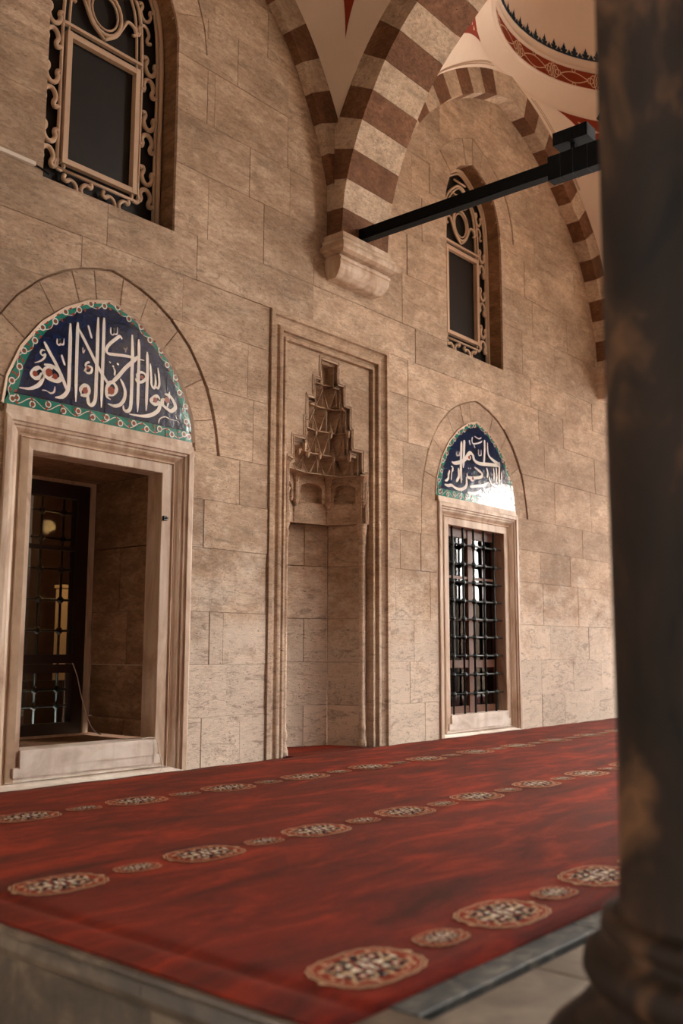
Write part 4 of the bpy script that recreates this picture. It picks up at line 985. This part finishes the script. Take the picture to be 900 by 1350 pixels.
    for k in range(m):
        a = k*D
        for sg in (-1, 1):
            line(lambda t, a=a, sg=sg: (a+D*.18+t*D*.64, .5+sg*.30*math.sin(PI*t)), 10)
            line(lambda t, a=a, sg=sg: (a+sg*D*.06+.025*math.cos(2*PI*t), .5+.36*math.sin(2*PI*t)), 10)
            line(lambda t, a=a, sg=sg: (a+D*.5+.012*math.cos(2*PI*t), .5+sg*.42+.12*math.sin(2*PI*t)), 6)
            line(lambda t, a=a, sg=sg: (a+sg*D*.13+.02*math.cos(2*PI*t), .5+.18*math.sin(2*PI*t)), 8)
        line(lambda t, a=a: (a+.018*math.cos(2*PI*t), .5+.46*math.sin(2*PI*t)), 10)
    stuff(g.obj('painted_arabesque', 'cream_paint', root))
    return root
vault('ceiling', AX1, 13.5, 2.78-.02, -.20, 0, 0)
vault('ceiling', 2.83, AX0, 2.22, -.10, 0, 0)
vault('ceiling', 14.27, 19.8, 2.76, -.20, 0, 0, False)
g = G()
for a, b in (((-4.5, -6.0, 9.4), (2.83, .3, 9.6)), ((7.2, -5.9, 8.62), (7.97, .3, 9.3)), ((13.5, -5.9, 8.62), (14.27, .3, 9.3)), ((19.8, -5.9, 4.9), (20.5, .3, 9.3))): g.box(a, b)
struct(g.obj('ceiling', 'plaster'))

# ------------------------------------------------------------------ tie beam with clamp and lamps
XR = 7.52
r = empty('tie_beam', (XR, AY, 5.27))
g = G(); g.box((XR-.05, -2.42, 5.215), (XR+.05, AY+.01, 5.335)); g.obj('beam', 'black', r)
g = G(); g.box((XR-.058, -5.2, 5.16), (XR+.058, -2.40, 5.385)); g.obj('casing', 'black', r)
g = G()
for z in (5.235, 5.31): g.box((XR-.054, -2.42, z), (XR-.048, AY+.01, z+.008))
g.obj('edge_rib', 'black', r)
for y in (-2.52, -2.64, -2.78, -2.93, -3.1):
    g = G(); g.box((XR-.062, y-.006, 5.156), (XR+.062, y, 5.39)); g.obj('clamp_strap', 'iron', r)
under(r, (XR, AY, 5.27)); tag(r, 'long black steel tie beam running from the arch foot above the corbel to the column', 'beam')
def lamp(y0, y1, z0, z1, tilt, label):
    r = empty('floodlight', (XR, (y0+y1)/2, 5.385)); ym = (y0+y1)/2
    g = G(); g.box((-.085, y0, z0), (.085, y1, z1)); o = g.obj('housing', 'black', r)
    o.data.transform(Matrix.Translation((XR, 0, 0))@Matrix.Translation((0, ym, z0))@Matrix.Rotation(tilt, 4, 'X')@Matrix.Translation((0, -ym, -z0)))
    g = G()
    for k in range(6): g.box((XR-.088, y0+.02+k*(y1-y0-.05)/6, z0+.012), (XR-.085, y0+.03+k*(y1-y0-.05)/6, z1-.012))
    o = g.obj('cooling_fin', 'black', r); o.data.transform(Matrix.Translation((0, ym, z0))@Matrix.Rotation(tilt, 4, 'X')@Matrix.Translation((0, -ym, -z0)))
    g = G(); g.box((XR-.03, ym-.02, 5.38), (XR+.03, ym+.02, z0+.02)); g.obj('bracket', 'black', r)
    under(r, (XR, ym, 5.385)); tag(r, label, 'lamp')
lamp(-2.80, -2.47, 5.455, 5.575, 0, 'black box floodlight standing on the beam, next to the striped wall arch')
lamp(-3.16, -2.86, 5.47, 5.64, math.radians(38), 'tilted black floodlight on the beam, half cut off by the dark column')

# ------------------------------------------------------------------ columns
def column(c, label=None):
    root = empty('marble_column', (c[0], c[1], 0))
    v, f = lathe([(0, .365), (.362, .365), (.352, .39), (.345, .6), (.342, 1.6), (.33, 3.0), (.315, 4.2), (.31, 4.25)], c, 56); mesh('shaft', v, f, 'column', root, True)
    v, f = lathe([(0, .0), (.52, .0), (.535, .03), (.535, .07), (.50, .10), (.47, .125), (.455, .135), (.45, .15), (.425, .16), (.41, .18), (.405, .20), (.43, .215), (.445, .24), (.44, .275), (.415, .295), (.385, .30), (.38, .318), (.40, .335), (.395, .36), (.365, .37), (0, .372)], c, 56); mesh('base', v, f, 'column', root, True)
    v, f = lathe([(.31, 4.22), (.35, 4.25), (.34, 4.3), (.37, 4.5), (.42, 4.75), (.46, 4.85), (.46, 4.97), (0, 4.98)], c, 8); mesh('capital', v, f, 'marble', root)
    under(root, (c[0], c[1], 0))
    if label: tag(root, label, 'column')
    else: struct(root)
column((2.5, -5.52), 'large dark mottled marble column with a ringed base, blurred in the right foreground')
for x in (7.58, 13.9):
    column((x, -5.55))
for i, o in enumerate([o for o in scene.objects if o.name.startswith('marble_column') and o.get('kind')]): o.name = 'trim_%d' % (9+i)

# ------------------------------------------------------------------ platform, kerb, paving, carpet
flo = struct(empty('floor'))
g = G(); g.box((2.16, -6.2, -.55), (21, .3, -.06)); g.box((2.16, -4.62, -.06), (21, .3, -.012)); g.box((6.4, -.1, -.3), (8.25, 1.2, -.012)); g.obj('platform_core', 'mortar', flo)
prof = [(2.045, 0.0), (2.028, -.003), (2.022, -.012), (2.026, -.022), (2.045, -.026), (2.05, -.034), (2.046, -.04), (2.042, -.075), (2.05, -.10), (2.075, -.118), (2.085, -.122), (2.085, -.5)]
ys = [.0, -1.3, -2.55, -3.75, -4.9, -6.2]
for a, b in zip(ys, ys[1:]):
    v = []
    for x, z in prof: v += [(x, a-.002, z), (x, b+.002, z)]
    v = [(2.30, a-.002, 0), (2.30, b+.002, 0)]+v+[(2.30, a-.002, -.5), (2.30, b+.002, -.5)]
    n = len(v)//2; mesh('platform_edge_stone', v, [(2*i, 2*i+1, 2*i+3, 2*i+2) for i in range(n-1)]+[tuple(range(0, 2*n, 2)), tuple(range(1, 2*n, 2))], 'marble_step', flo)
xs = [2.30, 3.4, 4.7, 6.1, 7.6, 9.0, 10.6, 12.2, 14.0, 16, 18, 21]
for a, b in zip(xs, xs[1:]):
    polystone([(a+.002, -4.628), (b-.002, -4.628), (b-.002, -4.52), (a+.002, -4.52)], 0, .05, 'kerb', 'kerb_stone', flo, .004, lambda x, y, z: (x, z, -y+.004))
xs = [2.30, 2.93, 4.1, 5.2, 6.4, 7.6, 8.8, 10.1, 11.5, 13, 14.6, 17, 21]
for r_, (y0, y1) in enumerate(((-5.40, -4.635), (-6.2, -5.405))):
    for a, b in zip(xs, xs[1:]):
        if r_: a += .4 if a > 2.4 else 0; b += .4 if b < 20 else 0
        polystone([(a+.005, y0+.005), (b-.005, y0+.005), (b-.005, y1-.003), (a+.005, y1-.003)], rs.uniform(0, .004), .06, 'paving', 'paving_slab', flo, .004, lambda x, y, z: (x, z, -y-.012))
g = G(); g.box((-40, -60, -.56), (60, -6.2, -.5)); g.box((-40, -6.2, -.56), (2.09, .3, -.5)); struct(g.obj('floor', 'ground'))
# unseen courtyard blocks and roof slab, added to shade the porch's left and front
g = G(); g.box((-9.5, -40, -.5), (-8.5, .3, 11)); g.box((-9.5, -11.5, -.5), (15.0, -10.5, 10)); g.box((16, -12.5, -.5), (60, -12, 2.7)); g.box((-9.5, -11.5, 9.7), (9.0, -5.9, 9.95)); g.box((-9.5, -6.2, 9.55), (2.8, .3, 9.8)); struct(g.obj('wall_shade_blocks', 'shaded_stone'))
# carpet sheet: dips slightly near the platform edge, runs into the niche
def carpet_h(x, y):
    return .012-.010*math.exp(-((x-2.235)/.03)**2)*(1 if y < -1.5 else max(0, -y/1.5))+.002*math.sin(x*1.7+y)*math.sin(y*2.3)-.006*math.exp(-((x-2.05)/.08)**2)
CX0, CX1, CY0, CY1 = 2.052, 19.8, -4.525, -.035
xs = sorted(set([CX0+.001]+[2.06+.03*k for k in range(20)]+[2.7+.25*k for k in range(68)]+[CX1])); xs = [x for x in xs if x <= CX1]
ysn = [CY0+(CY1-CY0)*k/36 for k in range(37)]
v = [(x, y, carpet_h(x, y)+(.003*math.sin(x*9) if k == 36 else 0)) for x in xs for k, y in enumerate(ysn)]; n = len(ysn); m = len(xs)
f = [(i*n+j, (i+1)*n+j, (i+1)*n+j+1, i*n+j+1) for i in range(m-1) for j in range(n-1)]
b0 = len(v)
edge = [i*n for i in range(m)]+[(m-1)*n+j for j in range(1, n)]+[i*n+n-1 for i in range(m-2, -1, -1)]+[j for j in range(n-2, 0, -1)]
v += [(v[e][0], v[e][1], -.008) for e in edge]; k = len(edge)
f += [(edge[i], edge[(i+1) % k], b0+(i+1) % k, b0+i) for i in range(k)]
carpet = empty('carpet', (2.05, -4.5, 0))
mesh('pile', v, f, 'carpet', carpet, True)
g = G(); P = [(-.57, -.04)]+[(x*.985, y-.01) for x, y in POLY]+[(.57, -.04)]
g.add([(NC+x, y, .012) for x, y in P]+[(NC+x, y, -.008) for x, y in P], [tuple(range(len(P)))]+[(i, (i+1) % len(P), len(P)+(i+1) % len(P), len(P)+i) for i in range(len(P))]); g.obj('niche_piece', 'carpet', carpet)
# woven medallions
def medallion(a, b, big):
    g = G(); r_ = random.Random(3 if big else 5)
    def blob(cx, cy, rx, ry, k, lay, lob=0, rot=0, amp=.2, n=18):
        pts = []
        for j in range(n):
            t = 2*PI*j/n; q = 1+amp*math.cos(lob*t) if lob else 1
            x, y = math.cos(t)*rx*q, math.sin(t)*ry*q; pts.append((cx+x*math.cos(rot)-y*math.sin(rot), cy+x*math.sin(rot)+y*math.cos(rot), lay*.00035))
        g.add(pts, [tuple(range(n))], k)
    def se(t, e): return (math.copysign(abs(math.cos(t))**e, math.cos(t)), math.copysign(abs(math.sin(t))**e, math.sin(t)))
    def rim(s, k, lay, sc=.02, n=72):
        g.add([(a*s*se(2*PI*j/n, .72)[0]*(1+sc*math.cos(18*2*PI*j/n)), b*s*se(2*PI*j/n, .72)[1]*(1+sc*math.cos(18*2*PI*j/n)), lay*.00035) for j in range(n)], [tuple(range(n))], k)
    # 0 cream 1 navy 2 rust 3 white 4 red
    rim(1.0, 0, 1); rim(.968, 4, 2); rim(.925, 0, 3); rim(.90, 2, 4); rim(.66, 1, 5)
    N = 22 if big else 14
    for j in range(N):
        x, y = se(2*PI*j/N, .8); blob(a*.80*x, b*.80*y, a*.045, b*.06, 0 if j % 2 else 2, 5, 3, 2*PI*j/N, .3, 10); blob(a*.72*se(2*PI*(j+.5)/N, .8)[0], b*.72*se(2*PI*(j+.5)/N, .8)[1], a*.03, b*.05, 2 if j % 2 else 0, 5, 0, j, 0, 8)
    for sx in (-1, 1):
        for sy in (-1, 1):
            blob(sx*a*.36, sy*b*.33, a*.30, b*.26, 0, 6, 4, sx*sy*.3, .16, 24); blob(sx*a*.36, sy*b*.33, a*.255, b*.21, 1, 7, 4, sx*sy*.3, .16, 24)
            blob(sx*a*.40, sy*b*.33, a*.10, b*.12, 2, 8, 4, 0, .3, 12); blob(sx*a*.40, sy*b*.33, a*.05, b*.06, 3, 9, 0, 0, 0, 8)
            blob(sx*a*.20, sy*b*.28, a*.05, b*.09, 3, 8, 3, sx, .3, 10); blob(sx*a*.56, sy*b*.28, a*.04, b*.06, 0, 8, 3, sx, .3, 10); blob(sx*a*.30, sy*b*.46, a*.04, b*.05, 0, 8, 0, 0, 0, 8)
            blob(sx*a*.52, sy*b*.46, a*.03, b*.05, 2, 8)
    blob(0, 0, a*.17, b*.46, 2, 8, 4, 0, .2, 24); blob(0, 0, a*.12, b*.36, 1, 9, 4, 0, .25, 24); blob(0, 0, a*.07, b*.26, 3, 10, 4, 0, .3, 20); blob(0, 0, a*.03, b*.1, 2, 11)
    for j in range(150 if big else 70):
        t = r_.uniform(0, 2*PI); q = r_.uniform(.3, .84); x, y = se(t, .8); blob(a*q*x, b*q*y, a*r_.uniform(.012, .032), b*r_.uniform(.018, .042), r_.choice((0, 0, 3, 1, 2, 0, 2)), 6, 3, t, .25, 7)
    for s in (-1, 1): blob(s*a*.28, 0, a*.09, b*.09, 3, 8, 3, 0 if s > 0 else PI, .35, 15); blob(s*a*.50, 0, a*.08, b*.07, 0, 8, 0, 0, 0, 10); blob(s*a*.64, 0, a*.05, b*.10, 3, 8, 4, 0, .3, 12); blob(0, s*b*.6, a*.06, b*.1, 0, 8, 3, 0, .3, 12)
    # tip that touches the next medallion
    blob(a*1.03, 0, a*.05, b*.12, 0, 1, 0, .5, 0, 8); blob(-a*1.03, 0, a*.05, b*.12, 0, 1, 0, .5, 0, 8)
    me = bpy.data.meshes.new('woven_medallion'); me.from_pydata(g.v, [], g.f)
    for nm in ('yarn_cream', 'yarn_navy', 'yarn_rust', 'yarn_white', 'carpet'): me.materials.append(M_[nm])
    for p, q in zip(me.polygons, g.mi): p.material_index = q
    me.update()
    return me
big, small = medallion(.205, .148, True), medallion(.112, .078, False)
for yrow, ph in ((-1.06, 3.32), (-2.63, 3.315), (-4.285, 3.32)):
    for k in range(-2, 18):
        x = ph+.815*k
        for me, xx in ((big, x), (small, x+.408)):
            if xx-.2 < 2.06 or xx > 17: continue
            if xx < 2.27 and me is big: continue
            o = link('woven_medallion', me, None, carpet); o.location = (xx, yrow, carpet_h(xx, yrow)+.0035)
under(carpet, (2.05, -4.5, 0)); tag(carpet, 'long red prayer carpet with rows of cream and navy medallions covering the porch floor', 'carpet')
for o in carpet.children:
    if o.data in (big, small): o.matrix_parent_inverse = Matrix.Translation((-2.05, 4.5, 0))

# ------------------------------------------------------------------ small fittings
g = G(); g.box((1.2, -.035, 4.63), (3.80, -.001, 4.66)); o = g.obj('conduit', 'white'); tag(o, 'thin white cable duct running along the wall at the foot of the left lattice window', 'cable duct')
g = G(); g.tube(smooth_line([(3.80, -.012, 4.644), (3.86, -.012, 4.636), (3.93, -.008, 4.618)], 4), .008, 6); o = g.obj('cable', 'black'); tag(o, 'short black cable end leaving the white duct beside the left lattice window', 'cable')
g = G(); g.tube(smooth_line([(4.98, .945, .87), (5.0, .90, .76), (5.02, .87, .62), (5.05, .84, .48), (5.07, .79, .36), (5.07, .70, .295), (5.05, .6, .285)], 6), .0045, 6); o = g.obj('cable', 'white'); tag(o, 'thin white cable hanging from the dark casement down to the ledge of the deep-set window', 'cable')
g = G(); g.tube(smooth_line([(5.02, .03, .285), (5.10, .02, .29), (5.15, .0, .27), (5.17, -.01, .17), (5.19, -.03, .08), (5.16, -.04, .02)], 6), .004, 6); o = g.obj('cable', 'white'); tag(o, 'thin pale cable looping over the right end of the white sill down to the carpet', 'cable')
g = G(); g.box((5.175, .015, 2.055), (5.205, .04, 2.095)); g.tube([(5.19, .02, 2.075), (5.19, -.01, 2.075), (5.19, -.015, 2.06)], .006, 6); o = g.obj('iron_hook', 'iron'); tag(o, 'small iron hook on the right jamb of the deep-set window', 'hook')

# ------------------------------------------------------------------ prayer hall behind the windows
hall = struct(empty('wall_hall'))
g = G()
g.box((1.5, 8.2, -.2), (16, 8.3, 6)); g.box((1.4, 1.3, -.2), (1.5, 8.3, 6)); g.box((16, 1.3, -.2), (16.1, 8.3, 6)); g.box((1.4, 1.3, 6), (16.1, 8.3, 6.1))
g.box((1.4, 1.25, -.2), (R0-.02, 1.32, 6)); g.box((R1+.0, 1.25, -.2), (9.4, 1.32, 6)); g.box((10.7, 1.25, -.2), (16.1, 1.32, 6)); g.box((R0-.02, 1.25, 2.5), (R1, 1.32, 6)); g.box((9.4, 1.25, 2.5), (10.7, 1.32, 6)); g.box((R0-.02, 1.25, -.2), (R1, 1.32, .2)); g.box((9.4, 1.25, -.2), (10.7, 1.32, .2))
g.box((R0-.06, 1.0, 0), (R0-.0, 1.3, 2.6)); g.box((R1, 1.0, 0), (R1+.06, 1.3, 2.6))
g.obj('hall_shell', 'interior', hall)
g = G(); g.box((-4.6, .3, 9.2), (21.2, 9.0, 9.4)); g.box((-4.6, .3, -.6), (-4.5, 9.0, 9.2)); g.box((21.0, .3, -.6), (21.2, 9.0, 9.2)); g.box((-4.6, 8.9, -.6), (21.2, 9.0, 9.2)); g.obj('mosque_body', 'shaded_stone', hall)
g = G(); g.box((1.5, 1.3, -.15), (16, 8.2, -.05)); struct(g.obj('floor_hall', 'carpet'))
g = G(); g.box((7.17, 4.42, .60), (7.285, 4.55, 1.76)); g.box((7.15, 4.40, 1.76), (7.29, 4.56, 1.80)); o = g.obj('plaster_pier', 'cream_int'); tag(o, 'lit cream pier inside the hall seen through the dark casement', 'pier')
g = G(); g.box((6.7, 4.41, -.05), (7.285, 4.55, .585)); g.box((6.68, 4.40, .585), (7.285, 4.56, .598)); o = g.obj('pier_base', 'wood'); tag(o, 'low dark base box inside the hall, below the lit cream pier', 'pier base')  # pier's dark base, a plain box added for the dark area below
g = G(); g.box((6.6, 4.7, -.05), (7.7, 4.76, 3.2)); g.box((6.55, 4.69, 3.1), (7.75, 4.77, 3.25)); o = g.obj('wooden_screen', 'wood'); tag(o, 'tall dark wooden screen inside the hall behind the lit cream pier', 'screen')
g = G(); g.box((7.305, 4.42, -.05), (7.40, 4.52, 1.72)); g.box((7.295, 4.40, 1.60), (7.41, 4.54, 1.64)); g.box((7.295, 4.40, -.05), (7.41, 4.54, .05)); o = g.obj('wooden_post', 'gold'); tag(o, 'warm orange wooden post inside the hall, right of the lit cream pier', 'post')
for (x, y, z, e) in ((6.4, 3.6, 2.4, 26), (5.75, 1.75, 1.9, 7), (11.5, 4.0, 3.2, 24)):
    ld = bpy.data.lights.new('hall_lamp', 'POINT'); ld.energy = e; ld.color = (1, .55, .22); ld.shadow_soft_size = .08
    lo = bpy.data.objects.new('hall_lamp', ld); COL.objects.link(lo); lo.location = (x, y, z)
